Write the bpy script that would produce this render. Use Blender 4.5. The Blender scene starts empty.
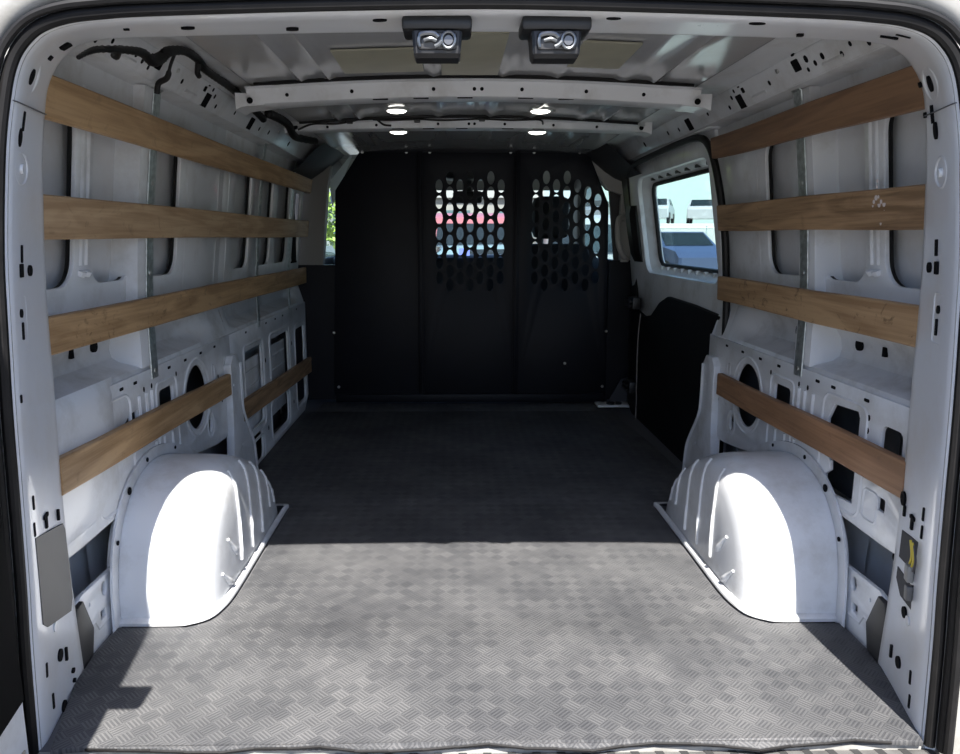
import bpy, bmesh, math, random
from mathutils import Vector, Matrix
random.seed(7)
scn = bpy.context.scene
COL = scn.collection
PI = math.pi

# ------------------------------------------------------------------ helpers
def link_mesh(name, bm, mat, parent=None, sharp=35, recalc=True):
    if recalc:
        bmesh.ops.recalc_face_normals(bm, faces=bm.faces)
    me = bpy.data.meshes.new(name)
    bm.to_mesh(me); bm.free()
    if mat: me.materials.append(mat)
    for p in me.polygons: p.use_smooth = True
    me.set_sharp_from_angle(angle=math.radians(sharp))
    o = bpy.data.objects.new(name, me); COL.objects.link(o)
    if parent is not None: o.parent = parent
    return o

def empty(name, loc=(0, 0, 0)):
    o = bpy.data.objects.new(name, None); o.empty_display_size = .05
    o.location = loc; COL.objects.link(o)
    return o

def tag(o, label, cat, group=None, kind=None):
    o['label'] = label; o['category'] = cat
    if group: o['group'] = group
    if kind: o['kind'] = kind
    return o

def thing(name, label, cat, loc=(0, 0, 0), group=None, kind=None):
    return tag(empty(name, loc), label, cat, group, kind)

def part(name, bm, mat, parent, **k):
    """a child mesh built in world coordinates under an Empty that may stand elsewhere"""
    off = Vector((0, 0, 0)); p = parent
    while p is not None:
        off += p.location; p = p.parent
    if off.length > 0:
        bmesh.ops.translate(bm, verts=bm.verts, vec=-off)
    return link_mesh(name, bm, mat, parent, **k)

def own(name, bm, mat, loc, **k):
    """a one-mesh thing with its origin at loc"""
    bmesh.ops.translate(bm, verts=bm.verts, vec=-Vector(loc))
    o = link_mesh(name, bm, mat, **k); o.location = loc
    return o

def box(bm, x0, x1, y0, y1, z0, z1, bev=0.0, M=None):
    vs = [bm.verts.new((x, y, z)) for x in (x0, x1) for y in (y0, y1) for z in (z0, z1)]
    F = [(0, 1, 3, 2), (4, 6, 7, 5), (0, 4, 5, 1), (2, 3, 7, 6), (0, 2, 6, 4), (1, 5, 7, 3)]
    fs = [bm.faces.new([vs[i] for i in f]) for f in F]
    if bev:
        es = list({e for f in fs for e in f.edges})
        r = bmesh.ops.bevel(bm, geom=es, offset=bev, segments=2, profile=.5, affect='EDGES')
        vs = list({v for f in r['faces'] for v in f.verts} | {v for v in vs if v.is_valid})
    if M is not None:
        bmesh.ops.transform(bm, matrix=M, verts=[v for v in vs if v.is_valid])
    return bm

def B(*a, **k): return box(bmesh.new(), *a, **k)

def loft(bm, rows, close_u=False, close_v=False):
    V = [[bm.verts.new(p) for p in r] for r in rows]
    n, m = len(V), len(V[0])
    for i in range(n if close_u else n - 1):
        for j in range(m if close_v else m - 1):
            a, b, c, d = V[i][j], V[i][(j + 1) % m], V[(i + 1) % n][(j + 1) % m], V[(i + 1) % n][j]
            try: bm.faces.new((a, b, c, d))
            except ValueError: pass
    return V

def tube(bm, pts, r, n=8, closed=False, cap=True, flat=1.0):
    P = [Vector(p) for p in pts]
    R = r if isinstance(r, (list, tuple)) else [r] * len(P)
    rows = []; up = None
    for i, p in enumerate(P):
        if closed: t = P[(i + 1) % len(P)] - P[i - 1]
        else: t = P[min(i + 1, len(P) - 1)] - P[max(i - 1, 0)]
        t.normalize()
        if up is None:
            up = Vector((0, 0, 1)) if abs(t.z) < .9 else Vector((0, 1, 0))
        a = up - t * up.dot(t)
        if a.length < 1e-4: a = t.orthogonal()
        a.normalize(); b = t.cross(a); up = a
        rows.append([p + (a * math.cos(2 * PI * k / n) + b * math.sin(2 * PI * k / n) * flat) * R[i] for k in range(n)])
    V = loft(bm, rows, close_u=closed, close_v=True)
    if cap and not closed:
        bm.faces.new(V[0]); bm.faces.new(V[-1][::-1])
    return bm

def T(pts, r, n=8, **k): return tube(bmesh.new(), pts, r, n, **k)

def smooth_path(pts, n=6):
    P = [Vector(p) for p in pts]; out = []
    for i in range(len(P) - 1):
        p0, p1, p2, p3 = P[max(i - 1, 0)], P[i], P[i + 1], P[min(i + 2, len(P) - 1)]
        for k in range(n):
            t = k / n
            out.append(.5 * ((2 * p1) + (p2 - p0) * t + (2 * p0 - 5 * p1 + 4 * p2 - p3) * t * t + (3 * p1 - p0 - 3 * p2 + p3) * t ** 3))
    out.append(P[-1])
    return out

def disc(bm, c, nrm, r, h, n=20, r2=None):
    """a short round boss at c along nrm"""
    nrm = Vector(nrm).normalized(); a = nrm.orthogonal().normalized(); b = nrm.cross(a); c = Vector(c)
    r2 = r if r2 is None else r2
    rows = [[c + (a * math.cos(2 * PI * k / n) + b * math.sin(2 * PI * k / n)) * rr + nrm * hh for k in range(n)] for rr, hh in ((r, 0), (r, h * .6), (r2, h))]
    V = loft(bm, rows, close_v=True)
    bm.faces.new(V[0][::-1]); bm.faces.new(V[-1])
    return bm

def rrect(a0, a1, b0, b1, r=.012, n=4):
    r = min(r, (a1 - a0) / 2.01, (b1 - b0) / 2.01); out = []
    for cx, cy, s in ((a1 - r, b1 - r, 0), (a0 + r, b1 - r, 1), (a0 + r, b0 + r, 2), (a1 - r, b0 + r, 3)):
        for k in range(n + 1):
            t = PI / 2 * (s + k / n); out.append((cx + r * math.cos(t), cy + r * math.sin(t)))
    return out

def ell(cx, cy, rx, ry, n=24):
    return [(cx + rx * math.cos(2 * PI * k / n), cy + ry * math.sin(2 * PI * k / n)) for k in range(n)]

def sheet(outer, holes, thick=.003, bevel=.002, res=1):
    """a flat plate in (s, t) with holes, thickness along w"""
    cu = bpy.data.curves.new('plate_outline', 'CURVE'); cu.dimensions = '2D'; cu.fill_mode = 'BOTH'
    cu.extrude = thick / 2; cu.bevel_depth = bevel; cu.bevel_resolution = res
    for loop in [outer] + list(holes):
        sp = cu.splines.new('POLY'); sp.points.add(len(loop) - 1); sp.use_cyclic_u = True
        for p, q in zip(sp.points, loop): p.co = (q[0], q[1], 0, 1)
    ob = bpy.data.objects.new('plate_outline', cu); COL.objects.link(ob)
    dg = bpy.context.evaluated_depsgraph_get()
    me = bpy.data.meshes.new_from_object(ob.evaluated_get(dg))
    bm = bmesh.new(); bm.from_mesh(me)
    bpy.data.objects.remove(ob); bpy.data.curves.remove(cu); bpy.data.meshes.remove(me)
    bmesh.ops.remove_doubles(bm, verts=bm.verts, dist=1e-6)
    return bm

def remap(bm, f):
    for v in bm.verts: v.co = f(*v.co)
    return bm

def copy_tree(o, parent=None):
    c = o.copy(); COL.objects.link(c)
    if parent is not None: c.parent = parent
    for ch in o.children: copy_tree(ch, c)
    return c

# ------------------------------------------------------------------ materials
class N:
    def __init__(s, name):
        s.m = bpy.data.materials.new(name); s.m.use_nodes = True
        s.t = s.m.node_tree; s.b = s.t.nodes['Principled BSDF']
    def n(s, kind, **k):
        x = s.t.nodes.new(kind)
        for a, v in k.items():
            if a.startswith('i_'):
                key = a[2:]; x.inputs[int(key) if key.isdigit() else key].default_value = v
            else: setattr(x, a, v)
        return x
    def l(s, a, b): s.t.links.new(a, b)
    def math(s, op, a, b=None, c=None):
        x = s.n('ShaderNodeMath', operation=op)
        for i, v in enumerate((a, b, c)):
            if v is None: continue
            if isinstance(v, (int, float)): x.inputs[i].default_value = v
            else: s.l(v, x.inputs[i])
        return x.outputs[0]
    def ramp(s, fac, stops):
        x = s.n('ShaderNodeValToRGB'); e = x.color_ramp.elements
        while len(e) < len(stops): e.new(.5)
        for q, (p, c) in zip(e, stops):
            q.position = p; q.color = (*c, 1)
        s.l(fac, x.inputs[0]); return x.outputs[0]
    def bump(s, h, strength, dist=.01):
        x = s.n('ShaderNodeBump'); x.inputs['Strength'].default_value = strength; x.inputs['Distance'].default_value = dist
        s.l(h, x.inputs['Height']); s.l(x.outputs[0], s.b.inputs['Normal'])

def plain(name, col, rough=.5, metal=0, coat=0, spec=.5, noise=None, emit=None):
    k = N(name); b = k.b
    b.inputs['Base Color'].default_value = (*col, 1); b.inputs['Roughness'].default_value = rough
    b.inputs['Metallic'].default_value = metal; b.inputs['Coat Weight'].default_value = coat
    b.inputs['Coat Roughness'].default_value = .08
    b.inputs['Specular IOR Level'].default_value = spec
    if noise:
        sc, amt = noise
        tc = k.n('ShaderNodeTexCoord'); nz = k.n('ShaderNodeTexNoise'); nz.inputs['Scale'].default_value = sc; nz.inputs['Detail'].default_value = 6
        k.l(tc.outputs['Object'], nz.inputs['Vector'])
        c = k.ramp(nz.outputs['Fac'], [(.3, tuple(x * (1 - amt) for x in col)), (.7, tuple(min(1, x * (1 + amt)) for x in col))])
        k.l(c, b.inputs['Base Color'])
    if emit:
        b.inputs['Emission Color'].default_value = (*emit[0], 1); b.inputs['Emission Strength'].default_value = emit[1]
    return k.m

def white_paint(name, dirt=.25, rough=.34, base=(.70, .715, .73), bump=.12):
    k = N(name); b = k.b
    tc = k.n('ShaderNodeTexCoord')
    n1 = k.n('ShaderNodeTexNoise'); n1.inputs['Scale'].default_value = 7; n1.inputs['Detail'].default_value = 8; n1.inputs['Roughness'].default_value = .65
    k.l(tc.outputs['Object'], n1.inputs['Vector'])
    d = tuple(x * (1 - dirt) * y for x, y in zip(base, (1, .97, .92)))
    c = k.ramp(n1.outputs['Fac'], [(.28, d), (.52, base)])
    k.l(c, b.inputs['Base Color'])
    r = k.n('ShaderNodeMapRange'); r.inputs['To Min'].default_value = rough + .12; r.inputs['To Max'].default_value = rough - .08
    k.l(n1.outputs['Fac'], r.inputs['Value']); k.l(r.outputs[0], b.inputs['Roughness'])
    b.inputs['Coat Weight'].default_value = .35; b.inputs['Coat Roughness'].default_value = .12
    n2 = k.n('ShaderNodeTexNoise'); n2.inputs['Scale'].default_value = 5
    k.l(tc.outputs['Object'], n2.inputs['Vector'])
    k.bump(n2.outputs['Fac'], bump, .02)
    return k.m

def wood(name, light, dark, stain=.35, seed=0.0):
    k = N(name); b = k.b
    tc = k.n('ShaderNodeTexCoord'); mp = k.n('ShaderNodeMapping')
    mp.inputs['Scale'].default_value = (9, .9, 9); mp.inputs['Location'].default_value = (seed * 3.1, seed * 1.7, seed)
    k.l(tc.outputs['Object'], mp.inputs['Vector'])
    n1 = k.n('ShaderNodeTexNoise'); n1.inputs['Scale'].default_value = 2.2; n1.inputs['Detail'].default_value = 7; n1.inputs['Distortion'].default_value = 1.4
    k.l(mp.outputs[0], n1.inputs['Vector'])
    mp2 = k.n('ShaderNodeMapping'); mp2.inputs['Scale'].default_value = (60, 1.6, 60)
    k.l(tc.outputs['Object'], mp2.inputs['Vector'])
    n2 = k.n('ShaderNodeTexNoise'); n2.inputs['Scale'].default_value = 3; n2.inputs['Detail'].default_value = 4
    k.l(mp2.outputs[0], n2.inputs['Vector'])
    f = k.math('ADD', k.math('MULTIPLY', n1.outputs['Fac'], .7), k.math('MULTIPLY', n2.outputs['Fac'], .3))
    c = k.ramp(f, [(.40, dark), (.5, tuple((x + y) / 2 for x, y in zip(light, dark))), (.60, light)])
    mp3 = k.n('ShaderNodeMapping'); mp3.inputs['Scale'].default_value = (7, 4.5, 7); mp3.inputs['Location'].default_value = (seed, seed * 5.3, 2)
    k.l(tc.outputs['Object'], mp3.inputs['Vector'])
    n3 = k.n('ShaderNodeTexNoise'); n3.inputs['Scale'].default_value = 2.5; n3.inputs['Detail'].default_value = 9; n3.inputs['Roughness'].default_value = .7; n3.inputs['Distortion'].default_value = 2.2
    k.l(mp3.outputs[0], n3.inputs['Vector'])
    s = k.ramp(n3.outputs['Fac'], [(.33, (stain, stain, stain)), (.43, (0, 0, 0))])
    mx = k.n('ShaderNodeMix', data_type='RGBA'); k.l(s, mx.inputs['Factor']); k.l(c, mx.inputs['A'])
    mx.inputs['B'].default_value = (dark[0] * .35, dark[1] * .33, dark[2] * .3, 1)
    k.l(mx.outputs['Result'], b.inputs['Base Color'])
    b.inputs['Roughness'].default_value = .55
    k.bump(n2.outputs['Fac'], .25, .002)
    return k.m

def mat_rubber():
    k = N('rubber_tread'); b = k.b
    tc = k.n('ShaderNodeTexCoord'); mp = k.n('ShaderNodeMapping'); mp.inputs['Rotation'].default_value = (0, 0, PI / 4)
    k.l(tc.outputs['Object'], mp.inputs['Vector'])
    sx = k.n('ShaderNodeSeparateXYZ'); k.l(mp.outputs[0], sx.inputs[0])
    S = 1 / .030
    u = k.math('MULTIPLY', sx.outputs['X'], S); v = k.math('MULTIPLY', sx.outputs['Y'], S)
    fu, fv = k.math('FRACT', u), k.math('FRACT', v)
    par = k.math('MODULO', k.math('ABSOLUTE', k.math('ADD', k.math('FLOOR', u), k.math('FLOOR', v))), 2.0)
    def bars(a, c):
        w = k.math('SINE', k.math('MULTIPLY_ADD', a, 2 * PI * 4, -PI / 2))
        w = k.math('MULTIPLY_ADD', w, 1.6, .5)
        w = k.math('MINIMUM', k.math('MAXIMUM', w, 0.0), 1.0)
        e = k.math('MINIMUM', c, k.math('SUBTRACT', 1.0, c))
        e = k.math('MINIMUM', k.math('MULTIPLY', k.math('MAXIMUM', k.math('SUBTRACT', e, .04), 0.0), 14.0), 1.0)
        inn = k.math('MULTIPLY', w, e)
        return k.math('ADD', inn, k.math('MULTIPLY', k.math('SUBTRACT', 1.0, e), .75))
    h = k.n('ShaderNodeMix'); k.l(par, h.inputs['Factor']); k.l(bars(fu, fv), h.inputs['A']); k.l(bars(fv, fu), h.inputs['B'])
    h = h.outputs['Result']
    n1 = k.n('ShaderNodeTexNoise'); n1.inputs['Scale'].default_value = 3.2; n1.inputs['Detail'].default_value = 8; n1.inputs['Roughness'].default_value = .62
    k.l(tc.outputs['Object'], n1.inputs['Vector'])
    wn = k.n('ShaderNodeTexWhiteNoise', noise_dimensions='2D')
    cv = k.n('ShaderNodeCombineXYZ'); k.l(k.math('FLOOR', u), cv.inputs[0]); k.l(k.math('FLOOR', v), cv.inputs[1]); k.l(cv.outputs[0], wn.inputs['Vector'])
    d = k.math('ADD', k.math('MULTIPLY', n1.outputs['Fac'], .75), k.math('MULTIPLY', wn.outputs['Value'], .10))
    d = k.math('ADD', d, k.math('MULTIPLY', h, .17))
    d = k.math('ADD', d, k.math('MULTIPLY', par, .05))
    c = k.ramp(d, [(.30, (.036, .0372, .041)), (.55, (.072, .0725, .075)), (.80, (.138, .136, .135))])
    k.l(c, b.inputs['Base Color'])
    b.inputs['Roughness'].default_value = .62; b.inputs['Specular IOR Level'].default_value = .3
    k.bump(h, .55, .0022)
    return k.m

def glass_mat(name, tint=(.82, .93, .92), refl=.07):
    k = N(name); t = k.t; t.nodes.remove(k.b)
    tr = k.n('ShaderNodeBsdfTransparent'); tr.inputs[0].default_value = (*tint, 1)
    gl = k.n('ShaderNodeBsdfGlossy'); gl.inputs['Roughness'].default_value = .02
    mx = k.n('ShaderNodeMixShader'); mx.inputs[0].default_value = refl
    k.l(tr.outputs[0], mx.inputs[1]); k.l(gl.outputs[0], mx.inputs[2])
    k.l(mx.outputs[0], t.nodes['Material Output'].inputs[0])
    return k.m

WHITE = white_paint('white_body_paint')
WHITE_D = white_paint('white_paint_scuffed', dirt=.34, rough=.45, base=(.62, .63, .64))
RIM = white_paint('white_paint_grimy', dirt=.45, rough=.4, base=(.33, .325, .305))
SKIN = white_paint('grey_primer_skin', dirt=.1, rough=.3, base=(.66, .67, .685))
FRAMEP = white_paint('white_frame_paint', dirt=.06, rough=.3, base=(.70, .715, .74))
QUARTER = plain('cavity_shade', (.07, .073, .078), .6, noise=(9, .3))  # darkness of the wall cavity put into the colour
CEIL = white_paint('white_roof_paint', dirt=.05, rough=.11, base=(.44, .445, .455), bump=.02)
W_OAK = wood('oak_slat', (.50, .325, .17), (.31, .185, .085), .30, 0.3)
W_OAK2 = wood('oak_slat_pale', (.50, .345, .20), (.34, .215, .115), .35, 2.1)
W_OAK3 = wood('oak_slat_golden', (.47, .30, .15), (.28, .165, .075), .6, 4.4)
W_BRN = wood('brown_slat', (.27, .155, .085), (.18, .10, .055), .15, 6.2)
W_BRN2 = wood('brown_slat_streaked', (.42, .265, .145), (.20, .12, .062), .3, 8.7)
W_RED = wood('reddish_slat', (.39, .215, .115), (.25, .135, .07), .3, 3.3)
W_OAK4 = wood('oak_slat_marked', (.46, .30, .16), (.30, .18, .09), .85, 11.1)
GALV = plain('galvanized_steel', (.50, .54, .53), .42, .85, noise=(60, .3))
RUBMAT = mat_rubber()
BLKRUB = plain('black_rubber', (.0075, .007, .007), .5, spec=.3, noise=(30, .3))
BLKPL = plain('black_plastic', (.008, .008, .009), .45)
BLKPAINT = plain('black_powder_coat', (.0042, .0050, .0085), .5, spec=.2, noise=(8, .15))
VOID = plain('dark_hollow', (.006, .006, .007), .9, spec=.1)  # near-black paint for the darkness inside holes, worn by solid plates
FOAM = plain('dark_grey_film', (.040, .039, .038), .5, noise=(10, .15))
CHROME = plain('bright_metal', (.17, .18, .19), .38, 1.0)
STEEL = plain('zinc_bolt', (.6, .6, .58), .35, 1.0)
TAUPE = plain('taupe_trim', (.19, .18, .165), .6)
BEIGE = plain('beige_trim', (.46, .45, .42), .6)
HEADL = plain('dark_headliner', (.035, .034, .036), .6)
PAD = plain('olive_damping_pad', (.40, .385, .29), .38, coat=.1, noise=(14, .08))
LENS = plain('lamp_lens', (.9, .9, .85), .4, emit=((1, .98, .9), 6))
SEATM = plain('seat_fabric', (.014, .014, .016), .8)
GLASS = glass_mat('window_glass')
GLASS2 = glass_mat('windscreen_glass', (.86, .95, .94), .05)
BUMP = plain('bumper_step_plastic', (.115, .112, .108), .6, noise=(20, .35))
GROOVE = plain('dark_groove', (.03, .03, .03), .7)

# ------------------------------------------------------------------ shape of the body
def interp(x, xs, ys):
    if x <= xs[0]: return ys[0]
    for i in range(len(xs) - 1):
        if x <= xs[i + 1]:
            t = (x - xs[i]) / (xs[i + 1] - xs[i]); return ys[i] + (ys[i + 1] - ys[i]) * t
    return ys[-1]

def plank_x(z): return interp(z, [.75, .96, 1.2, 1.32], [.852, .835, .804, .785])
def upper_x(z): return .918 + (.850 - .918) * (z - .70) / (1.28 - .70)
def skin_x(z): return interp(z, [-.1, .55, .70, .79, 1.0, 1.27, 1.42], [.985, .985, .978, .942, .917, .884, .86])
LOW_X = .880

# ---------------- walls
def build_wall(s):
    name = 'wall_left' if s < 0 else 'wall_right'
    yF = 2.86 if s < 0 else 1.44
    root = empty(name); root['kind'] = 'structure'
    root['label'] = 'bare white steel %s side wall of the cargo bay' % ('left' if s < 0 else 'right')
    # outer skin
    bm = bmesh.new()
    ys = [.02 + (yF - .02) * i / 30 for i in range(31)]
    zs = [-.10, .2, .45, .6, .75, .85, .95, 1.05, 1.15, 1.27, 1.36, 1.42]
    loft(bm, [[(s * skin_x(z), y, z) for z in zs] for y in ys])
    part('outer_skin', bm, SKIN, root)
    # upper inner frame with window-shaped openings
    bays = [[(.17, .43), (.50, .722), (.80, 1.043)]]
    def up(s_, t, w): return Vector((s * (upper_x(t) + w), s_, t))
    def rec(a, b, z0=.812, z1=1.205, r=.06):
        return rrect(a, b, z0, z1, r, 6)
    bm = sheet([(.10, .695), (1.452, .695), (1.452, 1.285), (.10, 1.285)], [rec(a, b) for a, b in bays[0]], .004, .004)
    # embossed ridges on the bars
    for yy in (.452, .478, .765):
        tube(bm, [(yy, .86, -.004), (yy, 1.24, -.004)], .006, 6)
    for yy in (1.10, 1.40):
        tube(bm, [(yy, .76, -.003), (yy, 1.22, -.003)], .004, 6)
    # swept ridge under the openings
    tube(bm, smooth_path([(.26, .775, -.004), (.40, .755, -.004), (.60, .752, -.004), (.70, .757, -.004)], 5), .006, 6)
    for yy in (.455, .478):
        tube(bm, [(yy, .838, -.004), (yy, .848, -.009)], .012, 8)
    part('upper_panel', remap(bm, up), WHITE, root)
    for a, b in bays[0]:  # dark tube drawn as the shadow gap behind each opening's edge
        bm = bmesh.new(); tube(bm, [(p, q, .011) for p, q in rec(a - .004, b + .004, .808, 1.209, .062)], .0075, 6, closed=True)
        part('opening_shadow_line', remap(bm, up), BLKRUB, root)
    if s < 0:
        for a, b in ((1.60, 1.83), (1.93, 2.19), (2.27, 2.54)):  # same dark tubes for the gap shadow in the front bay
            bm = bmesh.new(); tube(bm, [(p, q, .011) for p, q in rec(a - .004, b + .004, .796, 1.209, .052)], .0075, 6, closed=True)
            part('opening_shadow_line', remap(bm, up), BLKRUB, root)
        bm = sheet([(1.456, .695), (yF, .695), (yF, 1.285), (1.456, 1.285)],
                   [rec(1.60, 1.83, .80, 1.205, .05), rec(1.93, 2.19, .80, 1.205, .05), rec(2.27, 2.54, .80, 1.205, .05), rec(2.66, 2.81, .80, 1.15, .03)], .004, .004)
        for yy in (1.52, 2.60): tube(bm, [(yy, .76, -.003), (yy, 1.24, -.003)], .005, 6)
        part('upper_panel', remap(bm, up), WHITE, root)
        bm = B(-.93, -.90, 2.655, 2.815, .79, 1.16, .004)
        part('dark_liner', bm, VOID, root)
    # pocket above the shelf
    prof = [(.880, .573), (.884, .587), (.905, .594), (.935, .602), (.952, .614), (.957, .635), (.951, .665), (.935, .690), (.919, .699)]
    def pocket(y0, y1, a, b, c, d):
        bm = bmesh.new(); rows = []
        nn = 46
        for i in range(nn + 1):
            y = y0 + (y1 - y0) * i / nn
            k = 1.0
            if y < b: k = max(0, (y - a) / (b - a))
            if y > c: k = max(0, 1 - (y - c) / (d - c))
            k = k * k * (3 - 2 * k)
            r = []
            for j, (px, pz) in enumerate(prof):
                t = j / (len(prof) - 1)
                fx, fz = .880 + (.919 - .880) * t, .573 + (.699 - .573) * t
                r.append((s * (fx + (px - fx) * k), y, fz + (pz - fz) * k))
            rows.append(r)
        loft(bm, rows)
        return bm
    bm = pocket(.10, 1.452, -.1, .0, 1.08, 1.32)
    part('shelf', bm, WHITE_D, root)
    for yy, zz, rr in ((.93, .655, .017), (.60, .66, .018), (.34, .655, .02), (.80, .655, .010)):
        bm = bmesh.new(); disc(bm, (s * .956, yy, zz), (-s, 0, .1), rr, .006, 16); part('shelf_hole', bm, VOID, root)
    for yy in (.48, .86):
        part('shelf_hole', B(s * .95 - .004, s * .95 + .004, yy, yy + .012, .645, .668), VOID, root)
    if s < 0:
        part('shelf', pocket(1.456, yF, 1.50, 1.60, 2.66, 2.80), WHITE_D, root)
    # lower inner panel
    def lo(s_, t, w): return Vector((s * (LOW_X + w), s_, t))
    slots = []
    for yy in (.40, .55, .63, .86, .99, 1.13, 1.27): slots.append(rrect(yy, yy + .022, .553, .561, .003, 2))
    for yy, zz in ((.395, .52), (.395, .49), (.69, .53), (.74, .53), (.92, .53), (1.30, .45), (1.33, .36), (.60, .345), (.66, .335), (.70, .315)):
        slots.append(ell(yy, zz, .0055, .0075, 8))
    holes = [ell(1.085, .425, .100, .104, 32), ell(1.196, .308, .020, .030, 16), rrect(.786, .893, .395, .508, .015)]
    if s < 0:
        holes += [[(.535, .405), (.645, .405), (.645, .488), (.60, .488), (.575, .476), (.548, .465), (.535, .45)], rrect(.30, .33, .30, .312, .004)]
    else:
        holes += [[(.43, .30), (.565, .29), (.568, .335), (.545, .352), (.548, .372), (.57, .385), (.578, .415), (.578, .475), (.55, .520), (.44, .526), (.43, .51)],
                  rrect(.262, .345, .405, .52, .02), rrect(.30, .335, .325, .36, .008)]
    outl = [(.10, .262), (.30, .258), (.54, .262), (.60, .30), (.68, .335), (.80, .325), (.95, .275), (1.10, .245), (1.25, .225), (1.452, .22), (1.452, .573), (.10, .573)]
    bm = sheet(outl, holes, .004, .003)
    # pressed beads round the openings
    def ring(loop, r=.005): tube(bm, [(a, b, -.003) for a, b in loop], r, 6, closed=True)
    ring(ell(1.085, .425, .118, .122, 32)); ring(ell(1.196, .308, .032, .044, 16), .004)
    ring(rrect(.765, .914, .30, .528, .02)); ring(rrect(1.235, 1.262, .36, .50, .013), .004)
    ring(rrect(1.37, 1.40, .37, .50, .013), .004)
    for yy in (.735, .70, .655): tube(bm, [(yy, .42, -.003), (yy, .52, -.003)], .007, 6)
    ring(rrect(.40, .60, .275, .54, .03), .005)
    ring(rrect(.33, .385, .29, .36, .012), .004)
    for yy in (.74, .80, .86): tube(bm, [(yy, .335, -.003), (yy, .375, -.003)], .006, 6)
    part('lower_panel', remap(bm, lo), WHITE, root)
    for lp in slots: part('panel_slot', remap(sheet(lp, [], .011, 0), lo), VOID, root)
    if s < 0:
        # bulged rear corner of the left wall
        bm = bmesh.new()
        rows = []
        for y, k in ((.10, 1), (.30, 1), (.40, 1), (.47, .93), (.505, .6), (.53, .0)):
            rows.append([(s * (.882 - .014 * k * q), y, z) for z, q in ((.268, 0), (.29, .6), (.33, 1), (.45, 1), (.55, 1), (.577, .75), (.594, .1))])
        loft(bm, rows)
        part('corner_bulge', bm, WHITE, root)
        # front bay lower panel
        hs = [rrect(1.64, 1.895, .15, .485, .02), rrect(2.05, 2.405, .215, .478, .02), rrect(2.575, 2.795, .055, .46, .03),
              rrect(1.66, 1.855, .0, .128, .04), rrect(2.03, 2.37, .035, .185, .04)]
        sl = [rrect(yy, yy + .022, .553, .561, .003, 2) for yy in (1.66, 1.98, 2.15, 2.3, 2.62)]
        sl += [ell(yy, zz, .008, .011, 8) for yy, zz in ((1.95, .40), (1.97, .26), (1.95, .10), (2.48, .40), (2.5, .25), (2.48, .10), (1.56, .42))]
        bm = sheet([(1.456, -.04), (2.70, -.04), (2.86, .06), (2.86, .573), (1.456, .573)], hs, .004, .003)
        for lp in sl: part('panel_slot', remap(sheet(lp, [], .011, 0), lo), VOID, root)
        for lp in (rrect(1.62, 1.915, .13, .505, .03), rrect(2.03, 2.425, .195, .50, .03), rrect(2.555, 2.815, .035, .48, .04), rrect(1.64, 1.875, -.02, .10, .03), rrect(2.01, 2.39, .015, .205, .05)):
            tube(bm, [(a, b, -.003) for a, b in lp], .006, 6, closed=True)
        part('lower_panel', remap(bm, lo), WHITE, root)
        bm = sheet(rrect(1.60, 2.42, .11, .432, .005), [], .003, .001)
        for zz in (.19, .255, .32, .385): tube(bm, [(1.61, zz, -.002), (2.41, zz, -.002)], .004, 6)
        part('reinforcement', remap(bm, lambda a, b, w: Vector((s * (.902 + w), a, b))), WHITE, root)
        bm = bmesh.new(); disc(bm, (s * .93, 2.2, .11), (-s, 0, 0), .06, .02, 18)
        box(bm, s * .945 - .005, s * .945 + .005, 1.60, 2.45, -.03, .20)
        part('cavity_pad', bm, BLKRUB, root)
        bm = B(-.955, -.945, 2.55, 2.82, .03, .48)
        part('cavity_pad', bm, FOAM, root)
    bm = bmesh.new(); loft(bm, [[(s * .955, y, z) for z in (.262, .40, .575)] for y in (.40, .9, 1.45)])  # dark sheet added so the cavity behind the cut-outs looks shaded
    part('cavity_shade', bm, QUARTER, root)
    # roof rail
    bm = bmesh.new(); rp = [(.850, 1.283), (.835, 1.290), (.800, 1.290), (.790, 1.292), (.786, 1.298)]
    loft(bm, [[(s * a, y, z) for a, z in rp] for y in (.10, 1.0, yF if s < 0 else 2.86)])
    part('roof_rail', bm, WHITE, root)
    p0, p1 = Vector((.786, 0, 1.297)), Vector((.752, 0, 1.350)); L = (p1 - p0).length; d = (p1 - p0) / L
    def rail(a, b, w):
        p = p0 + d * b; return Vector((s * p.x - s * w * .8, a, p.z - w * .6))
    HB = []
    for yy, zz, w, h in ((.657, 1.330, .034, .036), (.65, 1.352, .014, .012), (1.03, 1.312, .042, .048), (.983, 1.334, .018, .022), (1.50, 1.316, .05, .05), (1.0, 1.346, .012, .010)):
        HB.append(rrect(yy - w / 2, yy + w / 2, (zz - 1.297) * 1.19 - h / 2 + .003, (zz - 1.297) * 1.19 + h / 2 - .003, .004))
    for yy, zz, rr in ((.36, 1.31, .006), (.42, 1.322, .005), (.463, 1.312, .006), (.575, 1.318, .006), (.604, 1.333, .008), (.536, 1.324, .007), (.615, 1.312, .005), (.82, 1.322, .006), (1.075, 1.330, .006), (1.04, 1.342, .005), (1.12, 1.310, .006), (1.30, 1.32, .006), (1.62, 1.315, .007), (1.75, 1.32, .008), (2.1, 1.32, .01)):
        HB.append(ell(yy, (zz - 1.297) * 1.19, rr, rr * 1.2, 10))
    yE = 2.86
    bm = sheet([(.10, 0), (yE, 0), (yE, L), (.10, L)], [], .003, .002)
    for yy in (.46, .86): tube(bm, [(yy, .014, .002), (yy + .09, .014, .002)], .005, 6)
    part('rail_face', remap(bm, rail), WHITE, root)
    for lp in HB: part('rail_hole', remap(sheet(lp, [], .009, 0), rail), VOID, root)
    bm = bmesh.new()
    loft(bm, [[(s * a, y, z) for a, z in ((.752, 1.350), (.738, 1.361), (.71, 1.364), (.672, 1.363), (.655, 1.358))] for y in (.1, yE)])
    part('rail_top', bm, WHITE, root)
    # boxed post behind the strap
    bm = bmesh.new()
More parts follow.
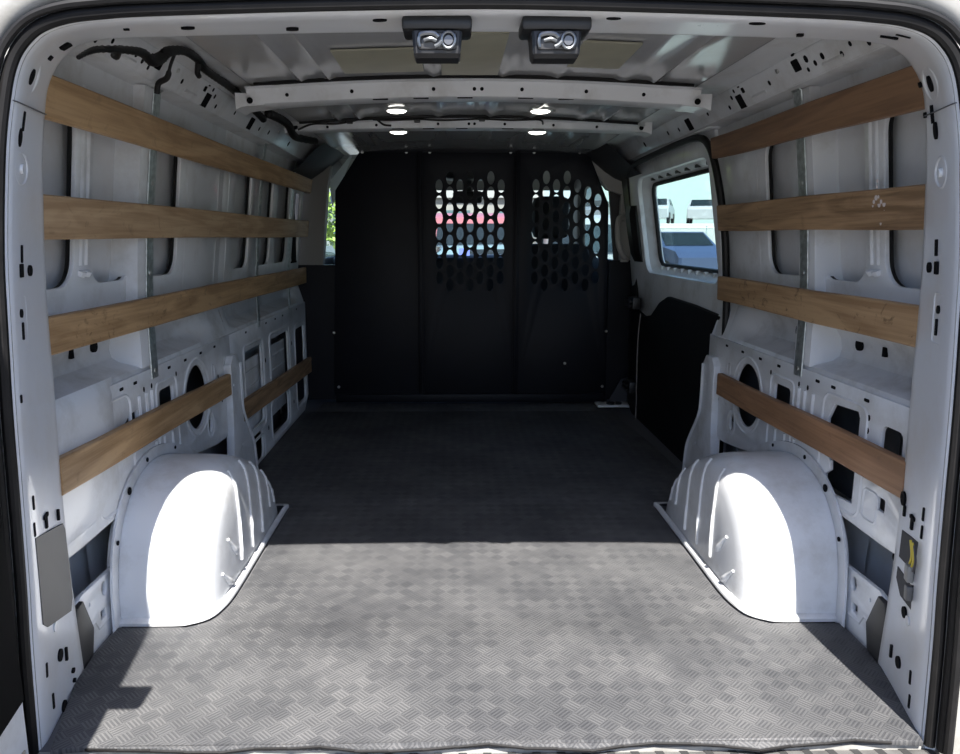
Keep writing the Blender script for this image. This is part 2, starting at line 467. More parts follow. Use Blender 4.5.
    loft(bm, [[(s * .96, .690, z), (s * (plank_x(z) + .0250), .697, z), (s * (plank_x(z) + .0240), .703, z), (s * (plank_x(z) + .0240), .783, z), (s * .965, .80, z)] for z in (.585, .75, .96, 1.2, 1.288)])
    part('wall_post', bm, WHITE, root)
    # door-side pillar foot
    out = [(1.382, .475), (1.41, .50), (1.465, .50), (1.49, .47), (1.492, .335), (1.51, .27), (1.60, .16), (1.63, .10), (1.65, -.04), (1.355, -.04), (1.36, .12), (1.378, .25)]
    if s > 0: out = [(a - .05, b) for a, b in out]
    bm = sheet(out, [ell(1.40, .40, .006, .008, 8), ell(1.47, .16, .006, .008, 8), ell(1.42, .10, .01, .013, 10)], .02, .004)
    oo = [out[i] for i in (3, 4, 5, 6, 7, 8)]
    tube(bm, [(a - .004, b, -.014) for a, b in smooth_path([(q[0], q[1], 0) for q in oo], 3) for a, b in [(a, b)]] if False else [(q[0] - .004, q[1], -.014) for q in smooth_path([(q[0], q[1], 0) for q in oo], 3)], .007, 6)
    part('pillar_foot', remap(bm, lambda a, b, w: Vector((s * (.866 + w), a, b))), WHITE, root)
    # rear lower gusset plate and its pad
    out = [(.20, .05), (.275, .136), (.30, .145), (.46, .142), (.475, .12), (.46, .05), (.455, -.01), (.20, -.01)]
    bm = sheet(out, [ell(.40, .115, .014, .020, 14), rrect(.372, .40, .045, .072, .004), ell(.33, .11, .006, .008, 8)], .006, .003)
    tube(bm, [(.30, .06, -.004), (.345, .06, -.004), (.36, .035, -.004), (.44, .035, -.004)], .004, 6)
    part('gusset_plate', remap(bm, lambda a, b, w: Vector((s * (.888 + w), a, b))), WHITE, root)
    bm = sheet([(.22, .02), (.262, .134), (.285, .138), (.318, .06), (.305, .005), (.25, -.008)], [], .008, .003)
    part('edge_pad', remap(bm, lambda a, b, w: Vector((s * (.879 + w), a, b))), FOAM, root)
    # inside of the rear quarter: wheel-side gusset and lower filler
    bm = bmesh.new()
    loft(bm, [[(s * x, y, z) for x, z in ((.97, .30), (.96, .15), (.955, -.02))] for y in (.49, .53, .60)])
    tube(bm, [(s * .972, .31, .17), (s * .968, .36, .16)], .012, 8)
    part('quarter_brace', bm, SKIN, root)
    bm = bmesh.new(); disc(bm, (s * .972, .36, .165), (-s, 0, 0), .014, .004, 12); disc(bm, (s * .972, .39, .185), (-s, 0, 0), .012, .004, 12)
    part('quarter_hole', bm, VOID, root)
    return root
WL = build_wall(-1)
WR = build_wall(1)

# ---------------- floor, ceiling
bm = bmesh.new(); box(bm, -.985, .985, .0, 4.6, -.10, -.006)
fl = link_mesh('floor', bm, plain('floor_steel', (.10, .10, .105), .6)); fl['kind'] = 'structure'
bm = bmesh.new(); rows = []
def ceil_z(x): return 1.386 - .026 * (x / .66) ** 2
xs = [-.66 + 1.32 * i / 66 for i in range(67)]
def swage(x):
    z = 0
    for c in (-.50, -.42, -.115, .085, .235, .43, .52):
        z -= .008 * min(1, max(0, 1.6 - abs(x - c) / .0125))
    return z
for y in (.10, .18, .22, 1.06, 1.10, 1.24, 1.30, 1.80, 1.9, 2.96):
    f = 1 if (.2 < y < 1.08 or 1.28 < y < 1.82) else 0
    rows.append([(x, y, ceil_z(x) + swage(x) * f) for x in xs])
loft(bm, rows)
for v in list(bm.verts): pass
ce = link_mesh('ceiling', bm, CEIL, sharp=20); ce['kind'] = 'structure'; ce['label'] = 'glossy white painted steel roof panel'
bm = B(-1.0, 1.0, -.03, 4.35, 1.44, 1.47)
rf = link_mesh('ceiling_outer', bm, WHITE); rf['kind'] = 'structure'

# ---------------- rear door frame
OUT = [(.817, 0, -.03), (.81, 0, .185), (.803, 0, .32), (.797, 0, .48), (.792, 0, .63), (.784, 0, .78), (.776, 0, .9), (.757, 0, 1.05), (.739, 0, 1.135), (.725, 0, 1.178), (.707, 0, 1.206), (.68, 0, 1.228), (.64, 0, 1.241), (.59, 0, 1.247), (.51, 0, 1.252), (.25, 0, 1.26), (0, 0, 1.264)]
INN = [(.884, .285, -.03), (.882, .27, .15), (.879, .26, .32), (.877, .26, .48), (.873, .26, .63), (.870, .26, .78), (.864, .26, .9), (.852, .26, 1.05), (.838, .26, 1.155), (.825, .26, 1.205), (.80, .26, 1.243), (.76, .25, 1.268), (.70, .225, 1.274), (.62, .195, 1.270), (.51, .16, 1.264), (.25, .125, 1.261), (0, .12, 1.262)]
SH = -.009
NY = [.262, .245, .232, .222, .222, .222, .218, .206, .196, .192, .188, .182, .172, .160, .145, .125, .12]
INN = [(x * (ny + 1.22) / (y + 1.22), ny, .92 + (z - .92) * (ny + 1.22) / (y + 1.22)) for (x, y, z), ny in zip(INN, NY)]
def loop_pt(A, t, s=1):
    i = min(int(t), len(A) - 2); f = t - i
    p1, p2 = Vector(A[i]), Vector(A[i + 1])
    p0 = Vector(A[i - 1]) if i > 0 else p1 * 2 - p2
    p3 = Vector(A[i + 2]) if i + 2 < len(A) else Vector((-A[-2][0], A[-2][1], A[-2][2]))
    p = .5 * ((2 * p1) + (p2 - p0) * f + (2 * p0 - 5 * p1 + 4 * p2 - p3) * f * f + (3 * p1 - p0 - 3 * p2 + p3) * f ** 3)
    return Vector((p.x * s, p.y, p.z))
def frame_pt(t, q, s):
    a = loop_pt(OUT, t, s); a.x += SH
    return a.lerp(loop_pt(INN, t, s), q)
def frame_frame(t, q, s):
    e = .02
    p = frame_pt(t, q, s)
    du = frame_pt(t, min(q + e, 1), s) - frame_pt(t, max(q - e, 0), s)
    dv = frame_pt(min(t + e, 15.99), q, s) - frame_pt(max(t - e, 0), q, s)
    du.normalize(); dv = (dv - du * dv.dot(du)).normalized()
    n = du.cross(dv)
    if n.dot(Vector((0, .15, .6)) - p) < 0: n = -n
    return p, du, dv, n
def full(fn, n=144, t0=0):
    ts = [t0 + (16 - t0) * i / n for i in range(n + 1)]
    return [fn(t, -1) for t in ts] + [fn(t, 1) for t in reversed(ts[:-1])]
fr = empty('trim_1'); fr['kind'] = 'structure'; fr['label'] = 'white painted steel frame around the rear door opening'
def frm(q, lift=0.0, back=0.0):
    def g(t, s):
        p, du, dv, n = frame_frame(t, min(max(q, 0), 1), s)
        return p + n * lift + du * back
    return g
bm = bmesh.new()
rows = [full(frm(0, -.022, -.004)), full(frm(0, -.006, -.002)), full(frm(.02, 0)), full(frm(.10, .003)), full(frm(.3, .002)), full(frm(.6, 0)), full(frm(.9, 0)), full(frm(.985, -.001)), full(frm(1, -.006, .004)), full(frm(1, -.045, .012))]
loft(bm, rows)
part('frame_sheet', bm, FRAMEP, fr, sharp=50)
# black decals drawn for the holes and slots in the frame: (index round the loop, place across it, width, height, kind)
HL = [(8.9, .33, .016, .030, 'o'), (10.8, .66, .020, .020, 'r'), (10.0, .58, .008, .010, 'r'), (7.6, .28, .006, .036, 'r'), (7.3, .22, .014, .034, 'o'), (5.95, .30, .006, .034, 'r'), (5.72, .28, .015, .026, 'r'), (5.70, .50, .017, .022, 'o'),
      (5.1, .22, .013, .017, 'o'), (4.87, .24, .007, .034, 'r'), (4.13, .10, .006, .016, 'r'), (2.84, .19, .006, .030, 'r'), (2.33, .78, .006, .026, 'r'), (2.54, .17, .006, .030, 'r'), (.66, .50, .020, .028, 'o'), (.58, .63, .006, .032, 'r'),
      (.71, .20, .006, .032, 'r'), (.30, .73, .011, .012, 'o'), (.18, .73, .009, .010, 'o'), (.35, .27, .006, .036, 'r'), (.12, .47, .020, .026, 'o'), (14.1, .46, .010, .026, 'o'), (14.72, .66, .009, .024, 'o'), (13.15, .4, .006, .010, 'r'), (15.3, .30, .010, .026, 'o')]
HR = [(8.9, .62, .016, .032, 'o'), (9.05, .95, .009, .012, 'o'), (7.95, .92, .009, .012, 'o'), (11.9, .46, .006, .026, 'r'), (11.67, .42, .010, .012, 'o'), (11.6, .22, .006, .026, 'r'), (7.9, .68, .006, .036, 'r'), (7.55, .60, .014, .034, 'o'), (6.02, .55, .006, .034, 'r'), (5.73, .52, .015, .026, 'r'), (5.72, .72, .017, .022, 'o'),
      (5.1, .40, .013, .017, 'o'), (4.86, .42, .007, .034, 'r'), (2.43, .88, .022, .034, 'o'), (2.56, .34, .006, .030, 'r'), (2.30, .82, .006, .026, 'r'), (2.34, .34, .006, .030, 'r'), (1.07, .55, .020, .026, 'o'), (.47, .72, .006, .032, 'r'), (.47, .55, .020, .028, 'o'), (.51, .28, .006, .032, 'r'), (.29, .25, .006, .032, 'r'), (.06, .5, .020, .026, 'o'),
      (14.38, .18, .011, .030, 'o'), (15.22, .16, .010, .026, 'o'), (13.9, .7, .008, .012, 'r')]
def decal(bm, t, q, w, h, kind, s, lift=.0042):
    p, du, dv, n = frame_frame(t, q, s); w *= 1.25; h *= .88
    lp = ell(0, 0, w / 2, h / 2, 16) if kind == 'o' else rrect(-w / 2, w / 2, -h / 2, h / 2, .002, 2)
    vs = [bm.verts.new(p + du * a + dv * b + n * lift) for a, b in lp]
    vb = [bm.verts.new(p + du * a + dv * b - n * .006) for a, b in lp]
    bm.faces.new(vs)
    for i in range(len(vs)):
        j = (i + 1) % len(vs); bm.faces.new((vs[i], vb[i], vb[j], vs[j]))
for dd, s in [(d, -1) for d in HL] + [(d, 1) for d in HR]:
    bm = bmesh.new(); decal(bm, *dd, s); part('slot', bm, VOID, fr)
bm = bmesh.new()
for s, t, q in ((-1, 2.47, .46), (1, 2.30, .60)):     # T-shaped slots
    decal(bm, t + .05, q, .020, .009, 'r', s); decal(bm, t - .02, q, .008, .030, 'r', s)
part('slot', bm, VOID, fr)
bm = bmesh.new()
for s in (-1, 1):                                        # seam across the frame at the upper corner
    for i in range(20):
        decal(bm, 7.93, .03 + .047 * i, .006, .0022, 'r', s)
part('seam', bm, plain('seam_grey', (.10, .10, .105), .7), fr)
bm = bmesh.new()
for s in (-1, 1):
    q0 = .30 if s < 0 else .48
    for t, q, r in ((8.9, .33 if s < 0 else .62, .030), (6.88, q0, .026)):
        p, du, dv, n = frame_frame(t, q, s)
        tube(bm, [p + (du * math.cos(a) * 1.4 + dv * math.sin(a)) * r for a in [2 * PI * i / 20 for i in range(20)]], .003, 6, closed=True)
    p, du, dv, n = frame_frame(6.88, q0, s)
    disc(bm, p, n, .008, .006, 14)
    lp = rrect(-.028, .028, -.045, .045, .01)
    p, du, dv, n = frame_frame(4.97, .24 if s < 0 else .42, s)
    tube(bm, [p + du * a + dv * b for a, b in lp], .0022, 6, closed=True)
    p, du, dv, n = frame_frame(1.02, .46, s); disc(bm, p, n, .010, .004, 14)
part('embossing', bm, WHITE, fr)
# the outside of the body round the opening
bm = bmesh.new()
def outer_at(off, y):
    def g(t, s):
        a = loop_pt(OUT, t, s); a.x += SH
        b = loop_pt(OUT, min(t + .3, 16), s) - loop_pt(OUT, max(t - .3, 0), s); b.y = 0
        n = Vector((b.z, 0, -b.x)) * s
        if t >= 15.6: n = Vector((0, 0, 1))
        n.normalize()
        if n.dot(a - Vector((0, 0, .6))) < 0: n = -n
        q = a + n * off; q.y = y
        return q
    return g
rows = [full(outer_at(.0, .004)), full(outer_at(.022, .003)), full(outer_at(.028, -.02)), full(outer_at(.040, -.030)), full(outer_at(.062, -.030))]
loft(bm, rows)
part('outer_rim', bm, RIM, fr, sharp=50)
bm = bmesh.new()
rows = [full(outer_at(.062, -.030)), full(outer_at(.066, -.015)), full(outer_at(.085, -.010)), full(outer_at(.14, -.012)), full(outer_at(.20, .02))]
loft(bm, rows)
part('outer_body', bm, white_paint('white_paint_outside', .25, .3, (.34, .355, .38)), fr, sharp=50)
# floor sill between the pillars
bm = B(-.83, .83, -.002, .02, -.12, -.0085)
part('door_sill', bm, RIM, fr)

# ---------------- weatherstrip
seal = thing('door_seal', 'black rubber weatherstrip running around the whole rear door opening', 'door seal', (0, 0, 0))
def ring_path(off, y):
    return full(outer_at(off, y), 128, .12)
bm = bmesh.new(); tube(bm, ring_path(.008, -.010), .0095, 10)
part('seal_bulb', bm, BLKRUB, seal)
bm = bmesh.new(); tube(bm, ring_path(.020, -.022), .0065, 8)
part('seal_lip', bm, BLKRUB, seal)
for s in (-1, 1):      # the deeper lips down the sides
    for off, y, r in ((.015, -.036, .0085), (.014, -.051, .0075)):
        pts = [outer_at(off, y)(.15 + 6.6 * i / 50, s) for i in range(51)]
        part('seal_lip', T(pts, [r * min(1, (50 - i) / 12 + .15) for i in range(51)], 8), BLKRUB, seal)

# ---------------- wheel housings
def wheel(s, label):
    t = thing('wheel_housing', label, 'wheel housing', (s * .86, .85, 0), 'wheel housings on the cargo floor')
    arch = smooth_path([(0, .445, -.01), (0, .450, .09), (0, .468, .175), (0, .503, .238), (0, .555, .287), (0, .625, .320), (0, .71, .333), (0, .80, .322), (0, .90, .290), (0, 1.0, .243), (0, 1.09, .180), (0, 1.16, .105), (0, 1.205, .04), (0, 1.225, -.01)], 4)
    cen = Vector((0, .85, -.01))
    bm = bmesh.new(); rows = []
    def ring(x, k, dz=0):
        return [Vector((s * x, cen.y + (p.y - cen.y) * k, cen.z + (p.z - cen.z) * k)) for p in arch]
    for x, k in ((.90, 1.0), (.82, 1.0), (.76, .998), (.725, .990), (.700, .972), (.680, .944), (.668, .905), (.660, .86), (.654, .78), (.650, .62), (.648, .35), (.647, .02)):
        # lower rows flare out slightly toward the floor
        rows.append(ring(x, k))
    loft(bm, rows)
    # pressed ribs on the inner face running over the shoulder
    def surf(y, z, off=.0):
        k = max(abs((p - cen).length) for p in [Vector((0, y, z))])
        d = Vector((0, y, z)) - cen; a = math.atan2(d.z, d.y)
        best = min(arch, key=lambda p: abs(math.atan2((p - cen).z, (p - cen).y) - a))
        kk = d.length / (best - cen).length
        x = interp(kk, [.02, .35, .62, .78, .86, .905, .944, .972, .990, 1.0], [.647, .648, .650, .654, .660, .668, .680, .700, .725, .82])
        return Vector((s * (x - off), y, z))
    for y0, z0, z1 in ((.70, .05, .305), (.81, .04, .30), (.92, .04, .262), (1.03, .08, .20), (1.10, .07, .15)):
        pts = [surf(y0 + .0 * i, z1 - (z1 - z0) * i / 14, .0005) for i in range(15)]
        tube(bm, pts, .0055, 6)
    for (ya, za, yb, zb) in ((.60, .15, .655, .09), (.545, .08, .60, .03)):
        pts = [surf(ya + (yb - ya) * i / 6, za + (zb - za) * i / 6, .001) for i in range(7)]
        tube(bm, pts, [.004, .005, .006, .007, .009, .010, .008], 6)
    part('arch_shell', bm, WHITE, t, sharp=60)
    # flange on the floor and against the wall
    bm = bmesh.new()
    base = [(.895, .428), (.74, .428), (.70, .437), (.665, .462), (.646, .51), (.636, .60), (.636, .85), (.636, 1.08), (.636, 1.20), (.637, 1.232), (.67, 1.242), (.90, 1.235)]
    base = [(p.x, p.y) for p in smooth_path([(a, b, 0) for a, b in base], 3)]
    inner = [(a + (.80 - a) * .06 if a < .80 else a, b + (.85 - b) * .085) for a, b in base]
    rows = [[(s * a, b, .002) for a, b in base], [(s * a, b, .010) for a, b in base], [(s * (a + (.8 - a) * .02), b + (.85 - b) * .03, .014) for a, b in base], [(s * a, b, .018) for a, b in inner]]
    loft(bm, rows)
    part('floor_flange', bm, WHITE_D, t, sharp=60)
    bm = bmesh.new()
    oute = [cen + (p - cen) * 1.10 for p in arch]
    rows = [[(s * .874, p.y, p.z) for p in arch], [(s * .868, p.y, p.z) for p in [cen + (p - cen) * 1.02 for p in arch]], [(s * .868, p.y, max(p.z, -.008)) for p in oute], [(s * .874, p.y, max(p.z, -.008)) for p in oute]]
    loft(bm, rows)
    wfl = part('wall_flange', bm, WHITE, t, sharp=60)
    for a, r in ((16, .010), (9, .006), (22, .006), (30, .005)):
        p = cen + (arch[a] - cen) * 1.06
        bm = bmesh.new(); disc(bm, (s * .8665, p.y, p.z), (-s, 0, 0), r, .002, 12)
        part('flange_hole', bm, VOID, wfl)
    return t
wheel(-1, 'white steel wheel housing on the floor against the left wall')
wheel(1, 'white steel wheel housing on the floor near the sliding door')

# ---------------- rubber mat
t = thing('rubber_mat', 'dark grey rubber floor mat with a chequered bar tread, covering the cargo floor', 'floor mat', (0, 0, 0))
side = [(.80, -.010), (.82, .06), (.86, .20), (.868, .30), (.868, .42), (.70, .42), (.655, .45), (.632, .50), (.626, .62), (.626, .85), (.626, 1.1), (.626, 1.245), (.86, 1.25)]
left = [(-a, b) for a, b in side] + [(-.866, 1.6), (-.866, 2.665)]
right = [(a, b) for a, b in side] + [(.862, 1.40), (.84, 1.75), (.835, 2.0), (.80, 2.45), (.80, 2.665)]
back = [(.74 - 1.48 * i / 24, -.012 + .006 * math.sin(i * 1.1) + .003 * math.sin(i * 2.7)) for i in range(25)]
outl = right[::-1][::-1]
outl = list(reversed(left)) + [(x, y) for x, y in reversed(back)][0:] + right
bm = sheet(outl, [], .008, .0015)
remap(bm, lambda a, b, w: Vector((a, b, -.002 + w + (.004 * (1 + math.sin(a * 19 + 1)) * max(0, 1 - (b + .006) / .12) if b < .12 else 0))))
part('mat_sheet', bm, RUBMAT, t)
bm = B(-.80, .80, 2.667, 2.90, -.006, .004, .002)
part('front_strip', bm, RUBMAT, t)
bm = bmesh.new()
for i in range(24):
    a, b = back[i], back[i + 1]
    tube(bm, [(a[0], a[1] - .003, -.001 + .004 * (1 + math.sin(a[0] * 19 + 1))), (b[0], b[1] - .003, -.002 + .004 * (1 + math.sin(b[0] * 19 + 1)))], .0028, 6)
part('mat_edge', bm, BLKRUB, t)

# ---------------- wooden slats
def slat(s, mat, label, y0, y1, za, zb, ha, hb, group):
    zc = (za + zb) / 2; yc = (y0 + y1) / 2
    L = y1 - y0
    bm = bmesh.new()
    n = 40; rows = []
    th = .019
    rnd = random.Random(label)
    ph = rnd.random() * 6
    for i in range(n + 1):
        f = i / n; y = y0 + L * f; z = za + (zb - za) * f; h = (ha + (hb - ha) * f) / 2
        wob = .0012 * math.sin(f * 9 + ph)
        r = []
        for dx, dz in ((0, -h + .003), (.003, -h), (th - .002, -h), (th, -h + .003), (th, h - .003), (th - .002, h), (.003, h), (0, h - .003)):
            zz = z + dz + wob
            xx = plank_x(zz) + dx
            r.append((s * xx, y, zz))
        rows.append(r)
    V = loft(bm, rows, close_v=True)
    bm.faces.new(V[0]); bm.faces.new(V[-1][::-1])
    o = own('wooden_slat', bm, mat, (s * (plank_x(zc) + .009), yc, zc), sharp=40)
    return tag(o, label, 'wooden slat', group)
g1, g2 = 'wooden slats on the left wall', 'wooden slats on the right wall'
SL = []
SL.append(slat(-1, W_OAK, 'topmost long oak slat on the left wall, just under the roof rail', .188, 2.81, 1.176, 1.187, .078, .070, g1))
SL.append(slat(-1, W_OAK2, 'second long oak slat from the top on the left wall', .205, 2.82, .960, .967, .084, .084, g1))
SL.append(slat(-1, W_OAK3, 'third long slat from the top on the left wall, just above the metal shelf', .218, 2.81, .731, .724, .075, .083, g1))
SL.append(slat(-1, W_OAK, 'short low slat above the left wheel housing', .216, 1.37, .447, .409, .077, .076, g1))
SL.append(slat(-1, W_BRN2, 'short low slat at the far end of the left wall, beyond the pillar foot', 1.50, 2.86, .275, .226, .077, .085, g1))
SL.append(slat(1, W_BRN, 'dark brown topmost slat on the right wall', .188, 1.345, 1.200, 1.214, .082, .066, g2))
SR2 = slat(1, W_BRN2, 'second slat from the top on the right wall, with a white paint smear', .205, 1.33, .979, .986, .085, .084, g2)
SL.append(slat(1, W_OAK4, 'third slat from the top on the right wall, covered in dark scuffs', .220, 1.34, .746, .750, .083, .081, g2))
SL.append(slat(1, W_RED, 'reddish lowest slat on the right wall above the wheel housing', .212, 1.29, .434, .421, .080, .075, g2))
bm = bmesh.new()
rnd = random.Random(3)
for i in range(16):
    yy = .365 + rnd.gauss(0, .012); zz = .985 + rnd.gauss(0, .016); rr = rnd.uniform(.002, .0065)
    disc(bm, (plank_x(zz) + .0003, yy, zz), (-1, 0, -.1), rr, .0007, 8)
bmesh.ops.translate(bm, verts=bm.verts, vec=-SR2.location)
link_mesh('paint_smear', bm, plain('chalky_white', (.62, .56, .54), .8), SR2)

# ---------------- galvanised straps
def strap(s, y, z0, z1, w, label, top, group='galvanised wall straps'):
    t = thing('metal_strap', label, 'metal strap', (s * .872, y, z0), group)
    bm = bmesh.new(); rows = []
    zs = [z0 + (min(z1, 1.285) - z0) * i / 24 for i in range(25)]
    for z in zs:
        x = plank_x(z) + .0225
        rows.append([(s * x, y - w / 2, z), (s * (x - .0025), y - w / 2 + .002, z), (s * (x - .0025), y + w / 2 - .002, z), (s * x, y + w / 2, z)])
    if top:
        for f in (.25, .5, .75, 1.0):
            p = (.783 - .030 * f, 1.296 + .052 * f)
            rows.append([(s * (p[0] + .002), y - w / 2, p[1]), (s * p[0], y - w / 2 + .002, p[1] - .001), (s * p[0], y + w / 2 - .002, p[1] - .001), (s * (p[0] + .002), y + w / 2, p[1])])
    loft(bm, rows)
    spl = part('strap_plate', bm, GALV, t)
    for z in (z0 + .02, .83, 1.06):
        bm = bmesh.new(); disc(bm, (s * (plank_x(z) + .0215), y, z), (-s, 0, 0), .007, .004, 10, .005); part('bolt', bm, STEEL, spl)
    if top:
        bm = bmesh.new(); disc(bm, (s * .757, y, 1.335), (-s, 0, -.6), .006, .004, 10, .005); part('bolt', bm, STEEL, spl)
    return t
strap(-1, .765, .548, 1.31, .046, 'galvanised vertical strap behind the left slats above the wheel housing', True)
strap(-1, 1.87, .555, 1.31, .040, 'thin galvanised strap in the middle of the front bay of the left wall', True)
strap(-1, 2.47, .565, 1.28, .036, 'thin galvanised strap nearest the partition on the left wall', False)
strap(1, .750, .552, 1.31, .046, 'galvanised vertical strap behind the slats of the right wall', True)

# ---------------- roof bows
def bow(y, zb, camber, hw, label):
    t = thing('roof_bow', label, 'roof crossbar', (0, y, zb), 'painted crossbars under the roof')
    bm = bmesh.new(); rows = []
    n = 40
    def zbot(x): return zb - camber * (x / hw) ** 2
    for i in range(n + 1):
        x = -hw + 2 * hw * i / n
        e = max(0, abs(x) / hw - .82) / .18
        z = zbot(x); wy = .052 + .012 * e
        zt = ceil_z(x) - .011
        rows.append([(x, y - wy - .020, zt), (x, y - wy, zt - .004), (x, y - wy + .012, z + .003), (x, y - wy + .02, z), (x, y + wy - .02, z), (x, y + wy - .012, z + .003), (x, y + wy, zt - .004), (x, y + wy + .020, zt)])
    loft(bm, rows)
    sheet_ = part('bow_sheet', bm, WHITE, t, sharp=30)
    for x in (-.55, -.36, -.12, .0, .022, .14, .33, .50):
        bm = bmesh.new(); disc(bm, (x, y - .045, (zbot(x) + ceil_z(x) - .011) / 2), (0, -1, -.4), .0055, .003, 10); part('bow_hole', bm, VOID, sheet_)
    for x in (-.30, -.05, .13, .25, -.18):
        part('bow_hole', B(x, x + .045, y - .036, y - .030, zbot(x) - .001, zbot(x) + .004), VOID, sheet_)
    bm = bmesh.new()
    tube(bm, [(x, y - .074, ceil_z(x) - .006) for x in [-hw * .96 + 2 * hw * .96 * i / 30 for i in range(31)]], .0055, 6)
    part('sealant', bm, BLKRUB, t)
    for s in (-1, 1):
        bm = bmesh.new(); rows = []
        zb2 = zbot(hw)
        for x, dz, w in ((hw * .93, .003, .050), (hw, -.001, .052), (hw + .018, -.004, .056), (hw + .034, -.012, .060)):
            rows.append([(s * x, y - w, zb2 + .034), (s * x, y - w * .92, zb2 + dz), (s * x, y + w * .92, zb2 + dz), (s * x, y + w, zb2 + .034)])
        loft(bm, rows)
        part('end_bracket', bm, WHITE, t)
        bm = bmesh.new(); disc(bm, (s * (hw - .01), y - .064, zb2 + .012), (0, -1, -.3), .009, .004, 10); part('bow_hole', bm, VOID, sheet_)
    return t
bow(1.12, 1.328, .026, .665, 'nearer white crossbar under the roof, in front of the lamps')
bow(1.84, 1.341, .012, .68, 'farther white crossbar under the roof with a thin black wire along it')

# ---------------- damping pads
def pad(pts, label):
    bm = bmesh.new()
    a = [bm.verts.new((x, y, ceil_z(x) - .0075)) for x, y in pts]; b = [bm.verts.new((x, y, ceil_z(x) - .003)) for x, y in pts]
    bm.faces.new(a); bm.faces.new(b[::-1])
    for i in range(4): bm.faces.new((a[i], b[i], b[(i + 1) % 4], a[(i + 1) % 4]))
    c = sum((Vector((x, y, 0)) for x, y in pts), Vector()) / 4
    o = own('damping_pad', bm, PAD, (c.x, c.y, 1.39))
    return tag(o, label, 'damping pad', 'olive damping pads on the roof panel')
pad([(-.365, .72), (-.145, .72), (-.145, .97), (-.365, .97)], 'olive rectangular pad on the roof, on the side of the wiring harness')
pad([(-.095, .58), (.065, .58), (.065, 1.02), (-.095, 1.02)], 'long olive pad in the middle of the roof between the two latches')
pad([(.245, .64), (.385, .64), (.385, .90), (.245, .90)], 'olive rectangular pad on the roof beside the bright reflection near the right wall')

# ---------------- dome lamps
def lamp(x, y, z, label):
    t = thing('ceiling_lamp', label, 'ceiling lamp', (x, y, z), 'round lamps under the roof')
    bm = bmesh.new(); disc(bm, (x, y, z + .012), (0, 0, -1), .044, .010, 24, .039)
    part('lamp_rim', bm, plain('lamp_rim_grey', (.55, .55, .53), .4), t)
    bm = bmesh.new(); rows = []
    for k in range(5):
        a = PI / 2 * k / 4.2; rows.append([(x + .036 * math.cos(a) * math.cos(2 * PI * j / 24), y + .036 * math.cos(a) * math.sin(2 * PI * j / 24), z + .003 - .009 * math.sin(a)) for j in range(24)])
    V = loft(bm, rows, close_v=True); bm.faces.new(V[-1])
    part('lamp_lens', bm, LENS, t)
    return t
lamp(-.290, 2.02, 1.354, 'lit round lamp past the farther crossbar, on the harness side')
lamp(.292, 2.02, 1.354, 'lit round lamp past the farther crossbar, on the sliding door side')
lamp(-.268, 1.62, 1.374, 'glowing round disc between the two crossbars, on the harness side')  # nearer pair of glowing discs, set almost flush with the roof panel
lamp(.258, 1.62, 1.374, 'glowing round disc between the two crossbars, on the sliding door side')

# ---------------- rear door latches under the header
def latch(x, label):
    t = thing('door_latch', label, 'door latch', (x, .04, 1.235), 'door latches under the rear header')
    bm = bmesh.new(); box(bm, x - .055, x + .055, .015, .085, 1.240, 1.262, .006)
    part('mounting_plate', bm, BLKPL, t)
    bm = bmesh.new(); rows = []
    for z, w, y0, y1 in ((1.245, .040, .022, .075), (1.222, .038, .018, .072), (1.206, .037, .020, .070), (1.200, .034, .026, .064)):
        rows.append([(x - w, y0 + .003, z), (x - w + .004, y0, z), (x + w - .004, y0, z), (x + w, y0 + .003, z), (x + w, y1, z), (x - w, y1, z)])
    V = loft(bm, rows, close_v=True); bm.faces.new(V[-1][::-1]); bm.faces.new(V[0])
    part('latch_body', bm, BLKPL, t)
    bm = bmesh.new(); box(bm, x - .031, x + .031, .0165, .022, 1.211, 1.237, .004)
    part('latch_recess', bm, plain('latch_recess_grey', (.05, .05, .053), .35), t)
    bm = bmesh.new()
    tube(bm, smooth_path([(x - .027, .014, 1.214), (x - .0285, .013, 1.222), (x - .026, .013, 1.231), (x - .016, .012, 1.2335), (x - .004, .012, 1.2325), (x + .002, .013, 1.228)], 4), [.003] * 8 + [.0042] * 13, 8)
    tube(bm, smooth_path([(x - .020, .014, 1.2235), (x - .010, .012, 1.2255), (x - .001, .013, 1.2225)], 4), .0032, 8)
    tube(bm, smooth_path([(x - .003, .014, 1.2145), (x + .003, .013, 1.217), (x + .008, .013, 1.222)], 4), .0036, 8)
    part('claw', bm, CHROME, t)
    bm = bmesh.new(); tube(bm, [(x + .018 + .0105 * math.cos(a), .013, 1.224 + .012 * math.sin(a)) for a in [2 * PI * i / 20 for i in range(20)]], .0024, 8, closed=True)
    part('striker_ring', bm, CHROME, t)
    bm = bmesh.new(); disc(bm, (x + .018, .017, 1.224), (0, -1, 0), .0085, .004, 16, .007)
    part('pivot', bm, plain('pivot_grey', (.12, .12, .125), .3, .6), t)
    return t
latch(-.090, 'black door latch under the header, nearest the wiring harness side')
latch(.098, 'black door latch under the header, nearest the sliding door side')

